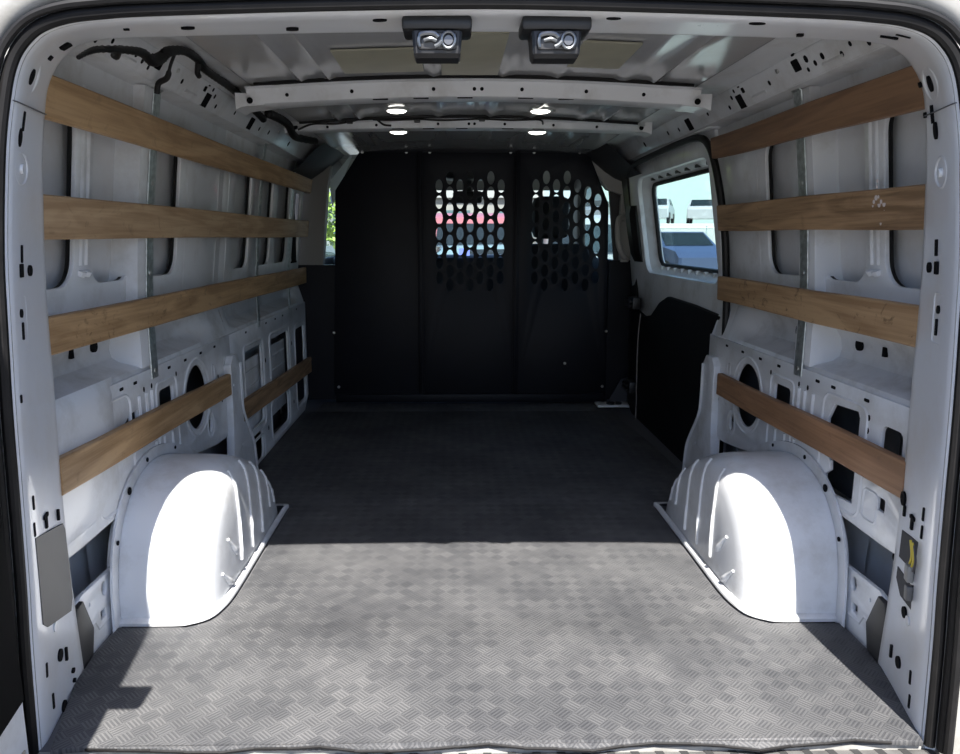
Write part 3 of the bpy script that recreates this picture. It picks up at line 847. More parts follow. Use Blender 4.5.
# ---------------- wiring
t = thing('wiring_harness', 'thick black wiring harness running along the roof rail above the left slats', 'wiring harness', (-.745, .9, 1.36))
path = [(-.705, .13, 1.222), (-.71, .181, 1.243), (-.715, .241, 1.262), (-.715, .352, 1.287), (-.715, .437, 1.301), (-.715, .489, 1.297), (-.710, .53, 1.313), (-.700, .55, 1.330), (-.690, .62, 1.348), (-.690, .70, 1.352), (-.692, .745, 1.348), (-.697, .79, 1.344), (-.705, .90, 1.348), (-.712, 1.05, 1.352), (-.715, 1.15, 1.350), (-.718, 1.25, 1.340), (-.718, 1.386, 1.332), (-.716, 1.465, 1.322)]
sp = smooth_path(path, 8)
rads = [interp(i, [0, 16, 30, 44, 56, 64, 100, 137], [.002, .005, .0075, .012, .010, .0085, .0095, .011]) + .0018 * (i % 2) for i in range(len(sp))]
loom = part('loom', T(sp, rads, 10), BLKRUB, t, sharp=80)
part('branch', T(smooth_path([(-.70, .60, 1.345), (-.728, .635, 1.320), (-.745, .655, 1.296), (-.770, .665, 1.285), (-.778, .67, 1.262)], 5), [.004] * 8 + [.007] * 13, 8), BLKRUB, loom, sharp=80)
part('branch', T(smooth_path([(-.715, .33, 1.285), (-.74, .37, 1.278), (-.755, .39, 1.285)], 5), .006, 8), BLKRUB, loom, sharp=80)
part('branch', T(smooth_path([(-.69, .72, 1.345), (-.70, .74, 1.325), (-.705, .765, 1.322)], 5), .007, 8), BLKRUB, loom, sharp=80)
t = thing('wiring_harness', 'black wiring harness beyond the nearer crossbar, dropping to the front left corner', 'wiring harness', (-.73, 2.0, 1.36))
part('loom', T(smooth_path([(-.70, 1.46, 1.342), (-.69, 1.60, 1.345), (-.685, 1.72, 1.340), (-.690, 1.82, 1.320), (-.690, 1.95, 1.322), (-.66, 2.15, 1.335)], 8), [.013 + .003 * (i % 2) for i in range(41)], 10), BLKRUB, t, sharp=80)
t = thing('roof_wire', 'thin black wire along the farther crossbar feeding the lamps', 'wire', (0, 1.79, 1.36))
wp = [(-.66, 1.768, 1.330), (-.60, 1.768, 1.352), (-.52, 1.768, 1.352), (-.46, 1.768, 1.360), (-.40, 1.768, 1.374), (-.36, 1.768, 1.370), (-.33, 1.768, 1.350), (-.30, 1.768, 1.346)]
bm = T(smooth_path(wp, 6), .004, 8)
tube(bm, smooth_path([(-.37, 1.768, 1.368), (-.30, 1.768, 1.366), (-.20, 1.768, 1.370), (-.10, 1.768, 1.366), (.05, 1.768, 1.371), (.16, 1.768, 1.367), (.27, 1.768, 1.369), (.29, 1.80, 1.355)], 6), .0035, 8)
part('cable', bm, BLKRUB, t)
for x in (-.56, -.46, -.20, .05): part('clip', B(x - .012, x + .012, 1.762, 1.775, 1.350 + (x + .56) * .02, 1.364 + (x + .56) * .02, .003), BLKPL, t)

# ---------------- partition
t = thing('bulkhead_partition', 'black steel partition between cargo bay and cab with punched viewing holes', 'partition', (.04, 2.87, .05))
def pnl(name, outer, holes, parent):
    bm = sheet(outer, holes, .003, .0012)
    return part(name, remap(bm, lambda a, b, w: Vector((a, 2.87 + w, b))), BLKPAINT, parent)
zb, zt = .055, 1.385
p1 = pnl('side_panel', [(-.730, zb), (-.242, zb), (-.242, zt), (-.545, zt), (-.69, 1.17)], [], t)
def uv(u, v):   # where a sight line through the holes meets the sheet, used only to space the punched pattern
    return (-.24 + (u - 421) * .00566, 1.375 - (v - 150.7) * .005475)
def grid(cols, xs):
    out = []
    for u, vs in zip(xs, cols):
        for v in vs:
            a, b = uv(u, v); out.append(ell(a, b, .0204, .0362, 16))
    return out
ev = [183.8, 199.2, 214.3, 229.5, 244.3, 258, 272.8]; od = [176, 190.5, 206, 221.8, 236.8, 251.5, 266, 280]
mid = grid([ev, od, ev, [176, 190.5, 206, 221.8, 236.8, 251.5, 266, 280], ev, od, ev], [439.5, 449.6, 459.4, 469, 478.8, 488.6, 498.4])
p2 = pnl('centre_panel', [(-.236, zb), (.282, zb), (.282, zt), (-.236, zt)], mid, t)
ev2 = [183.5, 198, 213, 228.5, 243.5, 258, 272.8]
rt = grid([ev2, [175.5, 190, 205, 220.5, 236, 251, 266, 280], ev2, [175.5, 190, 205, 220.5, 236, 251, 266, 280], ev2, [190.3, 205.5, 220.5, 235.5, 250.5, 265, 280], [197.5, 212.8, 228, 243, 257.8, 272.8]], [531.5, 541.3, 551, 561, 571, 581, 590.8])
p3 = pnl('side_panel', [(.288, zb), (.800, zb), (.778, 1.10), (.655, zt), (.288, zt)], rt, t)
for x in (-.239, .285):
    bm = B(x - .014, x + .014, 2.855, 2.872, zb + .002, zt - .01, .002)
    box(bm, x - .006, x + .006, 2.846, 2.857, zb + .002, zt - .01, .002)
    part('joint_channel', bm, BLKPAINT, t)
bm = bmesh.new(); box(bm, -.72, .79, 2.845, 2.875, .012, .058, .003)
part('base_flange', bm, BLKPAINT, t)
bm = bmesh.new(); box(bm, -.60, .70, 2.855, 2.94, 1.368, 1.400, .003)
part('top_flange', bm, BLKPAINT, t)
for u, v in ((367.7, 152), (409, 152), (431, 152), (507, 152), (529, 152), (572, 152), (336, 328), (339, 384), (603, 327), (601, 384), (563, 360)):
    a, b = uv(u, v); bm = bmesh.new(); disc(bm, (a, 2.866, b), (0, -1, 0), .008, .006, 10, .006)
    part('bolt', bm, STEEL, p1 if a < -.24 else p2 if a < .285 else p3)

# ---------------- front pillars, trims, cab shell
def struct(name, bm, mat, parent=None, **k):
    o = link_mesh(name, bm, mat, parent, **k)
    if parent is None: o['kind'] = 'structure'
    return o
def poly_prism(pts, y0, y1, axis='y'):
    bm = bmesh.new()
    a = [bm.verts.new((x, y0, z)) for x, z in pts]; b = [bm.verts.new((x, y1, z)) for x, z in pts]
    bm.faces.new(a); bm.faces.new(b[::-1])
    for i in range(len(a)): bm.faces.new((a[i], b[i], b[(i + 1) % len(a)], a[(i + 1) % len(a)]))
    return bm
# left front pillar: taupe above, black below
struct('trim_2', poly_prism([(-.99, 1.42), (-.69, 1.42), (-.735, 1.20), (-.752, 1.03), (-.775, .775), (-.99, .775)], 2.885, 2.96), TAUPE)
struct('trim_3', poly_prism([(-.99, .775), (-.69, .775), (-.70, .02), (-.99, .02)], 2.885, 2.96), BLKPAINT)
# pale inner sail of the cab beside the partition
bm = bmesh.new()
loft(bm, [[(-.74, 2.97, 1.22), (-.62, 2.97, 1.36)], [(-.76, 3.2, 1.10), (-.64, 3.2, 1.38)], [(-.80, 3.35, 1.16), (-.66, 3.35, 1.40)]])
struct('trim_4', bm, BEIGE)
# right front pillar
struct('trim_5', poly_prism([(.99, 1.42), (.60, 1.42), (.68, 1.30), (.775, 1.18), (.855, 1.15), (.85, 1.03), (.86, .80), (.99, .80)], 2.885, 2.96), BEIGE)
struct('trim_6', poly_prism([(.80, .80), (.80, .02), (.99, .02), (.99, .80)], 2.885, 2.96), BLKPAINT)
# dark rolled headliner corners
for s, nm in ((-1, 'trim_7'), (1, 'trim_8')):
    bm = bmesh.new(); rows = []
    for y, k in ((2.42, 0), (2.55, .6), (2.75, 1), (2.95, 1)):
        rows.append([(s * (.64 - .03 * k), y, 1.385), (s * (.67 - .02 * k), y, 1.36), (s * (.72 - .02 * k), y, 1.325 - .01 * k), (s * (.765 - .01 * k), y, 1.28 - .01 * k), (s * .81, y, 1.235), (s * .86, y, 1.215)])
    loft(bm, rows)
    struct(nm, bm, HEADL)
# cab roof lining
bm = B(-.95, .95, 2.96, 4.15, 1.405, 1.43); struct('ceiling_cab', bm, HEADL)
bm = bmesh.new(); loft(bm, [[(x, y, z) for x in (-.90, 0, .90)] for y, z in ((3.55, 1.402), (3.8, 1.385), (4.1, 1.32), (4.24, 1.255), (4.30, 1.30), (4.30, 1.44))])
struct('trim_13', bm, TAUPE)
# cab sides with a window opening each
for s, nm, wn in ((-1, 'wall_cab_left', 'window_1'), (1, 'wall_cab_right', 'window_2')):
    bm = sheet([(2.94, -.1), (4.9, -.1), (4.9, .70), (4.1, 1.42), (2.94, 1.42)], [[(3.06, .78), (4.66, .78), (4.60, .83), (4.16, 1.19), (4.04, 1.25), (3.2, 1.30), (3.08, 1.24)]], .05, .004)
    struct(nm, remap(bm, lambda a, b, w: Vector((s * (interp(b, [-.1, .75, 1.42], [.955, .955, .80]) + w), a, b))), HEADL)
    bm = sheet([(3.04, .76), (4.69, .76), (4.62, .85), (4.18, 1.21), (4.05, 1.27), (3.18, 1.32), (3.06, 1.26)], [], .003, .0)
    struct(wn, remap(bm, lambda a, b, w: Vector((s * (interp(b, [-.1, .75, 1.42], [.957, .957, .802]) + w), a, b))), GLASS)
bm = bmesh.new(); loft(bm, [[(-.84, 4.22, 1.26), (.84, 4.22, 1.26)], [(-.92, 4.85, .76), (.92, 4.85, .76)]])
struct('window_3', bm, GLASS2)
bm = bmesh.new(); box(bm, -.90, .90, 4.35, 5.0, -.09, .72); box(bm, -.90, .90, 3.95, 4.4, -.1, .80, .05)
tb = tag(own('dashboard', bm, BLKPL, (0, 4.2, .4)), 'black dashboard seen through the lower punched holes of the partition', 'dashboard')
bm = B(-.02, .055, 3.94, 3.955, .80, .85, .004)
o = tag(own('dash_screen', bm, plain('screen_glow', (.02, .03, .1), .3, emit=((.25, .35, 1.0), 1.2)), (.02, 3.95, .82)), 'small blue-lit screen on the dashboard behind the partition', 'screen')
# rear-view mirror
t = thing('rear_view_mirror', 'dark mirror and console behind the top of the centre punched panel', 'mirror', (.04, 4.0, 1.25))
part('console', B(-.11, .17, 3.75, 3.95, 1.30, 1.385, .02), BLKPL, t)
part('mirror_body', B(-.06, .14, 3.86, 3.90, 1.15, 1.23, .02), BLKPL, t)
part('mirror_arm', T([(.04, 3.9, 1.20), (.04, 3.93, 1.32)], .035, 8), BLKPL, t)
# passenger seat
t = thing('cab_seat', 'black cab seat with headrest behind the right punched panel', 'seat', (.56, 3.3, .3))
hrest = part('headrest', B(.415, .640, 3.27, 3.38, .915, 1.165, .045), SEATM, t)
bm = bmesh.new(); rows = []
for z, w, y in ((.30, .25, 3.20), (.60, .26, 3.25), (.80, .25, 3.30), (.86, .22, 3.31), (.885, .15, 3.32)):
    rows.append([(.56 - w, y, z), (.56 - w * .8, y - .05, z), (.56 + w * .8, y - .05, z), (.56 + w, y, z), (.56 + w * .9, y + .10, z), (.56 - w * .9, y + .10, z)])
V = loft(bm, rows, close_v=True); bm.faces.new(V[-1]); bm.faces.new(V[0])
part('backrest', bm, SEATM, t)
part('cushion', B(.31, .81, 3.28, 3.80, .22, .36, .05), SEATM, t)
for x in (.48, .58): part('headrest_post', T([(x, 3.32, .86), (x, 3.325, .94)], .007, 8), CHROME, hrest)

# grab handle and belt housing on the right front pillar
t = thing('grab_handle', 'pale curved grab handle on the right front pillar beside the partition', 'grab handle', (.86, 2.86, .93))
part('handle_bar', T(smooth_path([(.868, 2.875, 1.035), (.835, 2.85, 1.02), (.828, 2.84, .96), (.838, 2.84, .88), (.865, 2.85, .825), (.885, 2.875, .815)], 6), .016, 10), BEIGE, t)
for z in (1.035, .815): part('handle_mount', B(.855, .90, 2.862, 2.884, z - .025, z + .025, .006), BEIGE, t)

# ---------------- sliding door on the right
t = thing('door_3', 'closed sliding side door with a window and black lower lining', 'sliding door', (.95, 2.1, .0), kind='structure')
def dx(z): return interp(z, [-.1, .75, 1.35], [.965, .960, .865])
def dmap(off): return lambda a, b, w: Vector((dx(b) + off + w, a, b))
win = rrect(1.56, 2.50, .79, 1.175, .05, 5)
bm = sheet([(1.40, -.10), (2.95, -.10), (2.95, 1.36), (1.40, 1.36)], [win], .004, .002)
part('door_skin', remap(bm, dmap(.035)), SKIN, t)
bm = sheet([(1.42, .56), (2.0, .60), (2.35, .52), (2.46, .47), (2.62, .49), (2.78, .56), (2.78, 1.30), (1.42, 1.30)], [rrect(1.50, 2.55, .745, 1.215, .07, 6)], .012, .008)
wsur = part('window_surround', remap(bm, dmap(-.03)), WHITE, t)
bm = bmesh.new()
ia = rrect(1.50, 2.55, .745, 1.215, .07, 6); ib = rrect(1.56, 2.50, .79, 1.175, .05, 6)
loft(bm, [[(dx(b) - .028, a, b) for a, b in ia], [(dx(b) + .030, a, b) for a, b in ib]], close_v=True)
part('window_reveal', bm, WHITE, wsur)
bm = bmesh.new(); tube(bm, [(dx(b) + .024, a, b) for a, b in ib], .010, 8, closed=True)
part('window_gasket', bm, BLKRUB, wsur)
bm = sheet(rrect(1.545, 2.515, .775, 1.19, .05, 5), [], .004, 0)
part('window_pane', remap(bm, dmap(.034)), GLASS, t)
for i in range(7):
    y = 1.60 + i * .13
    part('clip', B(dx(1.20) - .008, dx(1.20) + .012, y, y + .03, 1.188, 1.203, .003), BLKPL, wsur)
for i in range(9):
    y = 1.58 + i * .105
    part('sill_rib', B(dx(.75) - .004, dx(.75) + .026, y, y + .012, .752, .785, .002), WHITE, wsur)
bm = sheet([(1.42, -.09), (2.30, -.09), (2.60, -.02), (2.74, .03), (2.76, .56), (2.66, .545), (2.50, .525), (2.36, .545), (2.22, .62), (2.10, .655), (1.75, .65), (1.42, .635)], [], .03, .006)
part('door_lining', remap(bm, lambda a, b, w: Vector((.918 + w, a, b))), plain('black_door_lining', (.006, .006, .007), .7, spec=.15), t)
bm = bmesh.new(); tube(bm, smooth_path([(.885, 2.50, .545), (.885, 2.53, .40), (.885, 2.52, .19), (.885, 2.51, .10), (.885, 2.50, -.03), (.885, 2.44, -.06), (.885, 2.02, -.062)], 5), .0035, 6)
part('edge_strip', bm, plain('dull_edge_strip', (.22, .20, .19), .5), t)
for z0 in (.56, .12):
    bm = B(.855, .90, 2.55, 2.66, z0, z0 + .06, .006); box(bm, .845, .86, 2.58, 2.68, z0 + .012, z0 + .022); box(bm, .845, .86, 2.58, 2.68, z0 + .034, z0 + .044)
    part('latch_bracket', bm, BLKPL, t)
bm = bmesh.new(); rows = []
for z, w in ((.80, .03), (.84, .045), (.95, .05), (1.04, .05), (1.08, .035)):
    b0 = dx(z) - .034 - w
    rows.append([(b0, 2.60, z), (b0 + w * .5, 2.575, z), (b0 + w, 2.575, z), (b0 + w + .01, 2.60, z), (b0 + w + .01, 2.70, z), (b0, 2.69, z)])
V = loft(bm, rows, close_v=True); bm.faces.new(V[0]); bm.faces.new(V[-1])
part('door_handle', bm, BLKRUB, t)
bm = bmesh.new(); V = loft(bm, [[(dx(z) - .056, 2.69, z), (dx(z) - .03, 2.675, z), (dx(z) + .0, 2.69, z), (dx(z) + .0, 2.80, z), (dx(z) - .056, 2.80, z)] for z in (.02, .4, .75, 1.0, 1.24)], close_v=True); bm.faces.new(V[0]); bm.faces.new(V[-1])
struct('trim_9', bm, BLKRUB)
# seal along the sliding door opening
sp_ = [(.895, 1.33, .30), (.893, 1.345, .50), (.890, 1.352, .70), (.884, 1.358, .80), (.868, 1.345, .92), (.848, 1.352, 1.05), (.826, 1.372, 1.17), (.812, 1.41, 1.236), (.806, 1.50, 1.268), (.803, 1.70, 1.275), (.800, 2.0, 1.272), (.80, 2.4, 1.262), (.82, 2.62, 1.235)]
o = tag(own('sliding_door_seal', T(smooth_path(sp_, 6), .0125, 10), BLKRUB, (.85, 1.4, .8)), 'black rubber seal around the sliding door opening on the right', 'door seal')
# opening edge behind the seal
bm = bmesh.new()
rows = []
for z in (-.02, .22, .45, .575, .70, .9, 1.1, 1.25):
    x0 = interp(z, [.575, .70, 1.25], [.880, .914, .856])
    rows.append([(x0 - .001, 1.30, z), (x0 - .004, 1.40, z), (x0 + .004, 1.44, z), (x0 + .08, 1.45, z)])
loft(bm, rows)
struct('trim_10', bm, WHITE)
struct('trim_11', B(.80, .90, 1.38, 2.86, 1.285, 1.30, .004), WHITE)
# step well
struct('trim_12', B(.80, .905, 1.66, 2.66, -.07, -.055), BLKPL)

# floor anchor bracket
t = thing('floor_bracket', 'small white angle bracket on the floor at the right foot of the partition', 'bracket', (.83, 2.74, 0))
part('base_plate', B(.725, .945, 2.70, 2.80, .012, .024, .004), WHITE, t)
bm = poly_prism([(.80, .02), (.94, .02), (.94, .17), (.87, .15)], 2.80, 2.806); part('gusset', bm, plain('dark_gusset', (.035, .037, .045), .5), t)
for x, r in ((.80, .022), (.845, .018)):
    bm = bmesh.new(); disc(bm, (x, 2.736, .023), (0, 0, 1), r, .011, 14); part('bolt', bm, BLKPL, t)

# ---------------- frame pad, wire connector
t = thing('frame_film', 'dark grey film patch stuck low on the left rear pillar', 'film patch', (-.84, .14, .28))
bm = bmesh.new()
cor = [(2.52, .15), (2.10, .82), (1.04, .90), (.95, .78), (1.20, .22)]
cor = [(2.44, .17), (2.16, .86), (2.06, .90), (1.12, .90), (.98, .83), (1.13, .30), (1.24, .20)]
V1 = []; V0 = []
for tt, q in cor:
    p, du, dv, n = frame_frame(tt, q, -1); V1.append(bm.verts.new(p + n * .004)); V0.append(bm.verts.new(p + n * .0005))
bm.faces.new(V1); bm.faces.new(V0[::-1])
for i in range(len(V1)): bm.faces.new((V1[i], V0[i], V0[(i + 1) % len(V1)], V1[(i + 1) % len(V1)]))
part('film', bm, FOAM, t)
t = thing('wire_connector', 'grey wire plug with yellow wires in the cut-out low on the right rear pillar', 'wire connector', (.84, .13, .27))
bm = bmesh.new()
for cor in ([(2.03, .84), (2.18, .36), (1.72, .36), (1.66, .84)], [(1.52, .84), (1.50, .50), (1.56, .40), (1.18, .36), (1.20, .70), (1.36, .84)]):
    vs = [frame_frame(tt, q, 1) for tt, q in cor]
    a = [bm.verts.new(p + n * .0012) for p, du, dv, n in vs]; b = [bm.verts.new(p - n * .02) for p, du, dv, n in vs]
    bm.faces.new(a)
    for i in range(len(a)): bm.faces.new((a[i], b[i], b[(i + 1) % len(a)], a[(i + 1) % len(a)]))
part('opening', bm, plain('pillar_hollow', (.035, .036, .042), .8), t)
p, du, dv, n = frame_frame(1.70, .46, 1)
M = Matrix.Translation(p + n * .009) @ Matrix((du, dv, n)).transposed().to_4x4()
part('plug', B(-.011, .011, -.017, .017, -.006, .006, .003, M=M), plain('plug_grey', (.22, .22, .21), .5), t)
p2_, du2, dv2, n2 = frame_frame(1.42, .44, 1)
M = Matrix.Translation(p2_ + n2 * .008) @ Matrix((du2, dv2, n2)).transposed().to_4x4()
part('plug', B(-.009, .009, -.015, .015, -.006, .006, .003, M=M), plain('plug_dark', (.10, .10, .10), .5), t)
WY = plain('yellow_wire', (.65, .5, .05), .5); WD = plain('dark_wire', (.05, .045, .05), .5)
for i, (m_, dq) in enumerate(((WY, 0), (WD, -.05), (WY, .05))):
    pts = [frame_frame(1.78, .44 + dq, 1), frame_frame(1.95, .40 + dq, 1), frame_frame(2.12, .46 + dq, 1)]
    part('wire', T(smooth_path([q[0] + q[3] * .008 for q in pts], 5), .0022, 6), m_, t)

# ---------------- rear doors, open
def sheared(pts_xy, z0, z1, lean):
    bm = bmesh.new(); rows = []
    for i in range(13):
        z = z0 + (z1 - z0) * i / 12
        d = lean * max(0, z - .62)
        rows.append([(x + d, y, z) for x, y in pts_xy])
    V = loft(bm, rows, close_v=True); bm.faces.new(V[0]); bm.faces.new(V[-1])
    return bm
t = thing('door_1', 'left rear door standing open', 'rear door', (-.86, -.06, .0), kind='structure')
part('door_shell', sheared([(-.803, -.07), (-.79, -.50), (-.735, -.86), (-.86, -.87), (-.93, -.07)], -.16, 1.30, -.078), WHITE, t)
part('door_lining', sheared([(-.795, -.078), (-.716, -.54), (-.684, -.84), (-.76, -.85), (-.85, -.075)], .15, 1.20, -.078), plain('black_rear_door_trim', (.0035, .0035, .004), .8, spec=.08), t)
part('door_handle', B(-.76, -.676, -.53, -.46, .86, .882, .008), BLKPL, t)
part('hinge', B(-.89, -.845, -.075, -.03, .60, .68, .005), WHITE, t)
part('hinge', B(-.89, -.845, -.075, -.03, .12, .20, .005), WHITE, t)
part('edge_clip', B(-.845, -.80, -.10, -.08, .05, .058, .002), STEEL, t)
t = thing('door_2', 'right rear door standing open', 'rear door', (.86, -.06, .0), kind='structure')
part('door_shell', sheared([(.868, -.07), (.93, -.86), (1.03, -.87), (.96, -.07)], -.16, 1.30, .078), WHITE, t)
part('door_lining', sheared([(.862, -.20), (.905, -.84), (.95, -.85), (.93, -.20)], .25, 1.18, .078), BLKPL, t)
part('hinge', B(.865, .90, -.075, -.03, .60, .68, .005), WHITE, t)
part('hinge', B(.865, .90, -.075, -.03, .12, .20, .005), WHITE, t)

# ---------------- bumper step
t = thing('rear_bumper', 'grey rear bumper step with dark grooves below the mat edge', 'bumper', (0, -.13, -.06))
spad = part('step_pad', B(-.86, .88, -.26, -.003, -.20, -.016, .004), BUMP, t)
for i in range(36):
    x = -.74 + i * .0455
    bm = bmesh.new()
    v = [bm.verts.new(p) for p in ((x, -.004, -.0152), (x + .015, -.004, -.0152), (x + .032, -.09, -.0152), (x + .017, -.09, -.0152))]
    w = [bm.verts.new((q.co.x, q.co.y, -.030)) for q in v]
    bm.faces.new(v); bm.faces.new(w[::-1])
    for k in range(4): bm.faces.new((v[k], w[k], w[(k + 1) % 4], v[(k + 1) % 4]))
    part('groove', bm, GROOVE, spad)
part('end_cap', B(-.90, -.72, -.24, -.006, -.19, -.012, .006), BLKPL, t)

# underside of the body, closing the cavities
struct('floor_underbody', B(-1.0, 1.0, -.02, 5.0, -.16, -.101), BLKPL)

# ------------------------------------------------------------------ outside
GZ = -.66
k = N('asphalt'); tc = k.n('ShaderNodeTexCoord'); nz = k.n('ShaderNodeTexNoise'); nz.inputs['Scale'].default_value = .6; nz.inputs['Detail'].default_value = 12
k.l(tc.outputs['Object'], nz.inputs['Vector']); k.l(k.ramp(nz.outputs['Fac'], [(.3, (.17, .165, .157)), (.7, (.25, .243, .23))]), k.b.inputs['Base Color']); k.b.inputs['Roughness'].default_value = .9
gd = struct('ground', B(-90, 90, -60, 120, GZ - .1, GZ), k.m)

def car(x, y, rz, col, label, z=GZ, van=False, sc=1.0, group=None, name='parked_car'):
    t = thing(name, label, 'van' if van else 'car', (x, y, z), group)
    t.rotation_euler.z = rz; t.scale = (sc, sc, sc)
    def pt(nm, bm, m): return link_mesh(nm, bm, m, t, sharp=40)
    paint = plain(label[:18].replace(' ', '_'), col, .3, coat=.6)
    if van: prof = [(-2.5, .35), (-2.5, 1.2), (-2.4, 1.95), (-2.1, 2.05), (1.2, 2.05), (1.6, 1.75), (1.9, 1.25), (2.45, 1.05), (2.55, .7), (2.5, .35)]
    else: prof = [(-2.2, .35), (-2.22, .85), (-2.05, 1.0), (-1.75, 1.05), (-1.25, 1.45), (.3, 1.48), (1.0, 1.05), (1.95, .92), (2.2, .75), (2.2, .35)]
    bm = bmesh.new(); rows = []
    for yy, k_ in ((-.88, .97), (-.82, 1), (-.5, 1.0), (.5, 1.0), (.82, 1), (.88, .97)):
        rows.append([(a * (k_ if abs(yy) > .85 else 1), yy * (1 if b < 1.1 else .86), b) for a, b in prof])
    V = loft(bm, rows, close_v=True); bm.faces.new(V[0]); bm.faces.new(V[-1])
    pt('car_body', bm, paint)
    gl = plain('dark_car_glass', (.02, .03, .035), .08, spec=.8)
    for s in (-1, 1):
        bm = bmesh.new()
        q = [(-1.15, 1.08), (-1.0, 1.40), (.25, 1.41), (.75, 1.08)] if not van else [(.6, 1.3), (.6, 1.85), (1.15, 1.85), (1.6, 1.3)]
        box_ = [bm.verts.new((a, s * (.885 if b < 1.2 and not van else .775 if not van else .89 if b < 1.1 else .768), b)) for a, b in q]
        bm.faces.new(box_)
        bmesh.ops.solidify(bm, geom=bm.faces[:], thickness=.02)
        pt('side_window', bm, gl)
        for a in (-1.35, 1.35):
            bm = bmesh.new(); disc(bm, (a, s * .75, .33), (0, s, 0), .33, .16, 20)
            pt('wheel', bm, BLKRUB)
    q = ((.36, 1.45), (.96, 1.08)) if not van else ((1.62, 1.74), (1.90, 1.28))
    bm = bmesh.new()
    v = [bm.verts.new(p) for p in ((q[0][0] + .02, -.70, q[0][1]), (q[0][0] + .02, .70, q[0][1]), (q[1][0] + .02, .76, q[1][1]), (q[1][0] + .02, -.76, q[1][1]))]
    bm.faces.new(v); bmesh.ops.solidify(bm, geom=bm.faces[:], thickness=.02)
    pt('windscreen', bm, gl)
    q = ((-1.28, 1.44), (-1.72, 1.08)) if not van else ((-2.43, 1.85), (-2.5, 1.3))
    bm = bmesh.new()
    v = [bm.verts.new(p) for p in ((q[0][0] - .03, -.68, q[0][1]), (q[0][0] - .03, .68, q[0][1]), (q[1][0] - .03, .74, q[1][1]), (q[1][0] - .03, -.74, q[1][1]))]
    bm.faces.new(v); bmesh.ops.solidify(bm, geom=bm.faces[:], thickness=.02)
    pt('rear_window', bm, gl)
    return t
car(8.35, 27, -1.42, (.028, .042, .085), 'dark blue car parked in front of the fence outside the sliding door window', sc=1.22)
car(.35, 15.5, 1.57, (.28, .09, .10), 'red van seen through the upper punched holes of the partition', van=True, name='parked_van')
car(2.6, 16.5, 1.57, (.26, .27, .28), 'white van seen through the punched holes beside the red one', van=True, name='parked_van')
car(1.0, 11.6, .1, (.13, .20, .23), 'pale blue car seen through the lower punched holes of the partition')
car(-2.45, 8.6, 1.45, (.45, .45, .45), 'white car seen through the cab window beside the left front pillar')
for i, (x, y, c, lb) in enumerate(((12.2, 44, (.26, .27, .28), 'silver car on the raised parking ledge'), (15.4, 45, (.28, .28, .29), 'white car on the raised parking ledge'), (8.9, 46, (.10, .11, .13), 'black car on the raised parking ledge'))):
    car(x, y, 1.2, c, lb, z=1.72, group='cars on the raised parking ledge')
o = tag(own('retaining_wall', B(4, 40, 41, 60, GZ, 1.72, .05), plain('pale_concrete', (.33, .325, .31), .8), (20, 45, GZ)), 'pale concrete retaining wall under the parked cars outside the sliding door window', 'wall', kind='structure')
# chain link fence
t = thing('chain_link_fence', 'chain-link fence behind the dark blue car outside the sliding door window', 'fence', (12, 32, GZ))
bm = bmesh.new()
for i in range(-16, 84):
    a0 = 7 + i * .13
    for sg in (1, -1):
        pts = [(a0 + (0 if sg > 0 else 2.0), 32, GZ), (a0 + (2.0 if sg > 0 else 0), 32, GZ + 2.0)]
        tube(bm, pts, .009, 4, cap=False)
bmesh.ops.translate(bm, verts=bm.verts, vec=(0, 0, .0))
part('fence_mesh', bm, GALV, t)
for x in (5.2, 8.2, 11.2, 14.2, 17.2): part('fence_post', T([(x, 32, GZ), (x, 32, GZ + 2.1)], .04, 8), GALV, t)
part('top_rail', T([(4.5, 32, GZ + 2.03), (19.5, 32, GZ + 2.03)], .028, 8), GALV, t)
# buildings
def building(x0, x1, y0, y1, h, col, label, nwin):
    t = thing('building', label, 'building', ((x0 + x1) / 2, y0, GZ))
    part('facade', B(x0, x1, y0, y1, GZ, GZ + h), plain('facade_paint', col, .8), t)
    for i in range(nwin):
        w = (x1 - x0) / nwin; x = x0 + w * (i + .25)
        for zz in (1.2, 4.2):
            if zz + 1.6 < h: part('window', B(x, x + w * .5, y0 - .05, y0 + .05, GZ + zz, GZ + zz + 1.5), plain('facade_glass', (.06, .10, .11), .15), t)
    part('parapet', B(x0 - .2, x1 + .2, y0 - .2, y0 + .3, GZ + h - .4, GZ + h + .15), plain('parapet_paint', (.25, .25, .24), .7), t)
    return t
building(14, 25, 70, 80, 13, (.27, .33, .31), 'pale green building beyond the parked cars outside the side window', 0)
building(-10, 3.5, 30, 38, 3.6, (.20, .19, .175), 'low pale building ahead of the van beyond the windscreen', 6)
# foliage seen past the left front pillar
t = thing('leafy_tree', 'yellow-green tree seen through the cab window beside the left front pillar', 'tree', (-3.4, 18, GZ))
part('trunk', T([(-3.4, 18, GZ), (-3.38, 18, 1.0), (-3.3, 18, 2.4)], [.16, .12, .07], 10), plain('bark', (.12, .08, .05), .9), t)
bm = bmesh.new(); rnd = random.Random(5)
for i in range(1600):
    c = Vector((rnd.gauss(0, 1), rnd.gauss(0, 1), rnd.gauss(0, 1))).normalized() * (rnd.random() ** .4)
    c = Vector((-3.4 + c.x * 1.5, 18 + c.y * 1.5, 1.6 + c.z * 1.7))
    a = Vector((rnd.gauss(0, 1), rnd.gauss(0, 1), rnd.gauss(0, 1))).normalized() * .10; b = a.orthogonal().normalized() * .06
    vs = [bm.verts.new(c + q) for q in (a, b, -a, -b)]; bm.faces.new(vs)
part('crown', bm, plain('leaves', (.26, .34, .05), .6, noise=(3, .4)), t)

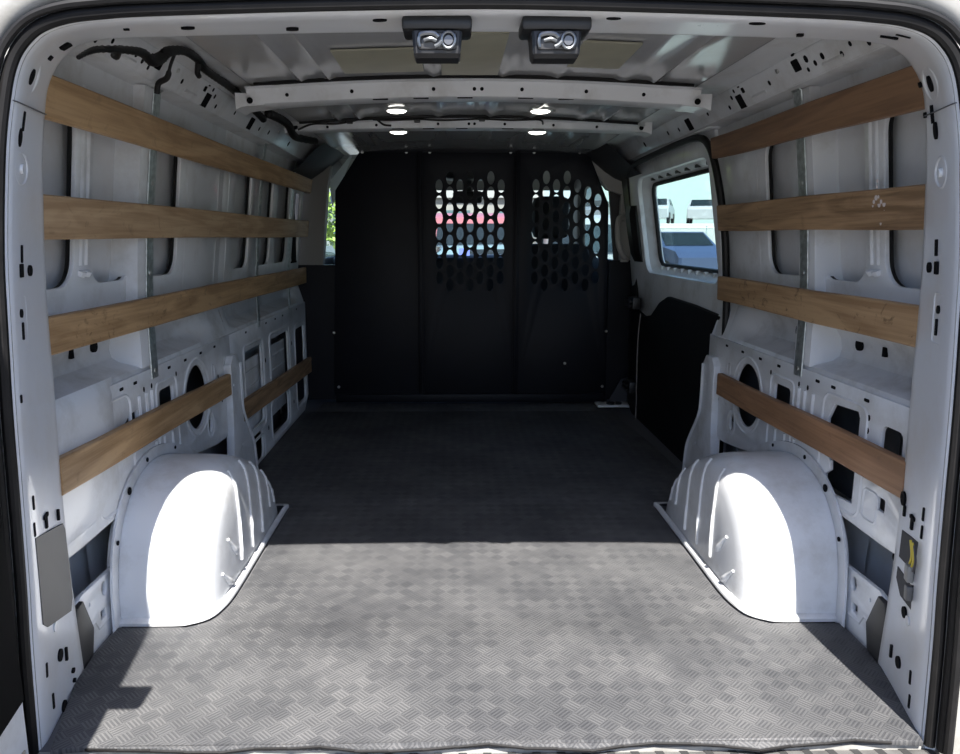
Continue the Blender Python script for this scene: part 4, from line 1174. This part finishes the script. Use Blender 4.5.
# ------------------------------------------------------------------ light
w = bpy.data.worlds.new('World'); scn.world = w; w.use_nodes = True
nt = w.node_tree; bg = nt.nodes['Background']
sky = nt.nodes.new('ShaderNodeTexSky'); sky.sky_type = 'NISHITA'; sky.sun_disc = False
sky.sun_elevation = math.radians(53.6); sky.sun_rotation = math.radians(180); sky.altitude = 0; sky.air_density = 1.0; sky.dust_density = 1.5; sky.ozone_density = 1.0
tint = nt.nodes.new('ShaderNodeMix'); tint.data_type = 'RGBA'; tint.blend_type = 'MULTIPLY'; tint.inputs['Factor'].default_value = 1
nt.links.new(sky.outputs[0], tint.inputs['A']); tint.inputs['B'].default_value = (.90, .97, 1.14, 1)
nt.links.new(tint.outputs['Result'], bg.inputs[0]); bg.inputs[1].default_value = .20
sun = bpy.data.lights.new('sun', 'SUN'); sun.energy = 13.0; sun.angle = math.radians(.53); sun.color = (1, .963, .912)
so = bpy.data.objects.new('sun', sun); COL.objects.link(so)
el, az = math.radians(53.6), -.02
d = Vector((math.sin(az) * math.cos(el), math.cos(az) * math.cos(el), -math.sin(el)))
so.rotation_euler = d.to_track_quat('-Z', 'Y').to_euler(); so.location = (0, -6, 8)

# ------------------------------------------------------------------ camera
f, u0 = 740.0, 462.0
cam = bpy.data.cameras.new('camera'); co = bpy.data.objects.new('camera', cam); COL.objects.link(co)
cam.sensor_fit = 'HORIZONTAL'; cam.sensor_width = 36; cam.lens = f / 960 * 36
cam.shift_x = (480 - u0) / 960
yaw = math.atan((u0 - 452) / f); pitch = math.atan(139 / f)
F = Vector((math.sin(yaw) * math.cos(pitch), math.cos(yaw) * math.cos(pitch), -math.sin(pitch)))
co.location = (-.0675, -1.22, .92)
co.rotation_euler = F.to_track_quat('-Z', 'Y').to_euler()
cam.clip_start = .02; cam.clip_end = 400
scn.camera = co
vs = scn.view_settings
vs.view_transform = 'Standard'; vs.look = 'None'; vs.exposure = 0.32; vs.gamma = 1.0; vs.use_curve_mapping = False
scn.cycles.max_bounces = 12; scn.cycles.diffuse_bounces = 8; scn.cycles.transparent_max_bounces = 16
scn.cycles.caustics_reflective = False; scn.cycles.caustics_refractive = False
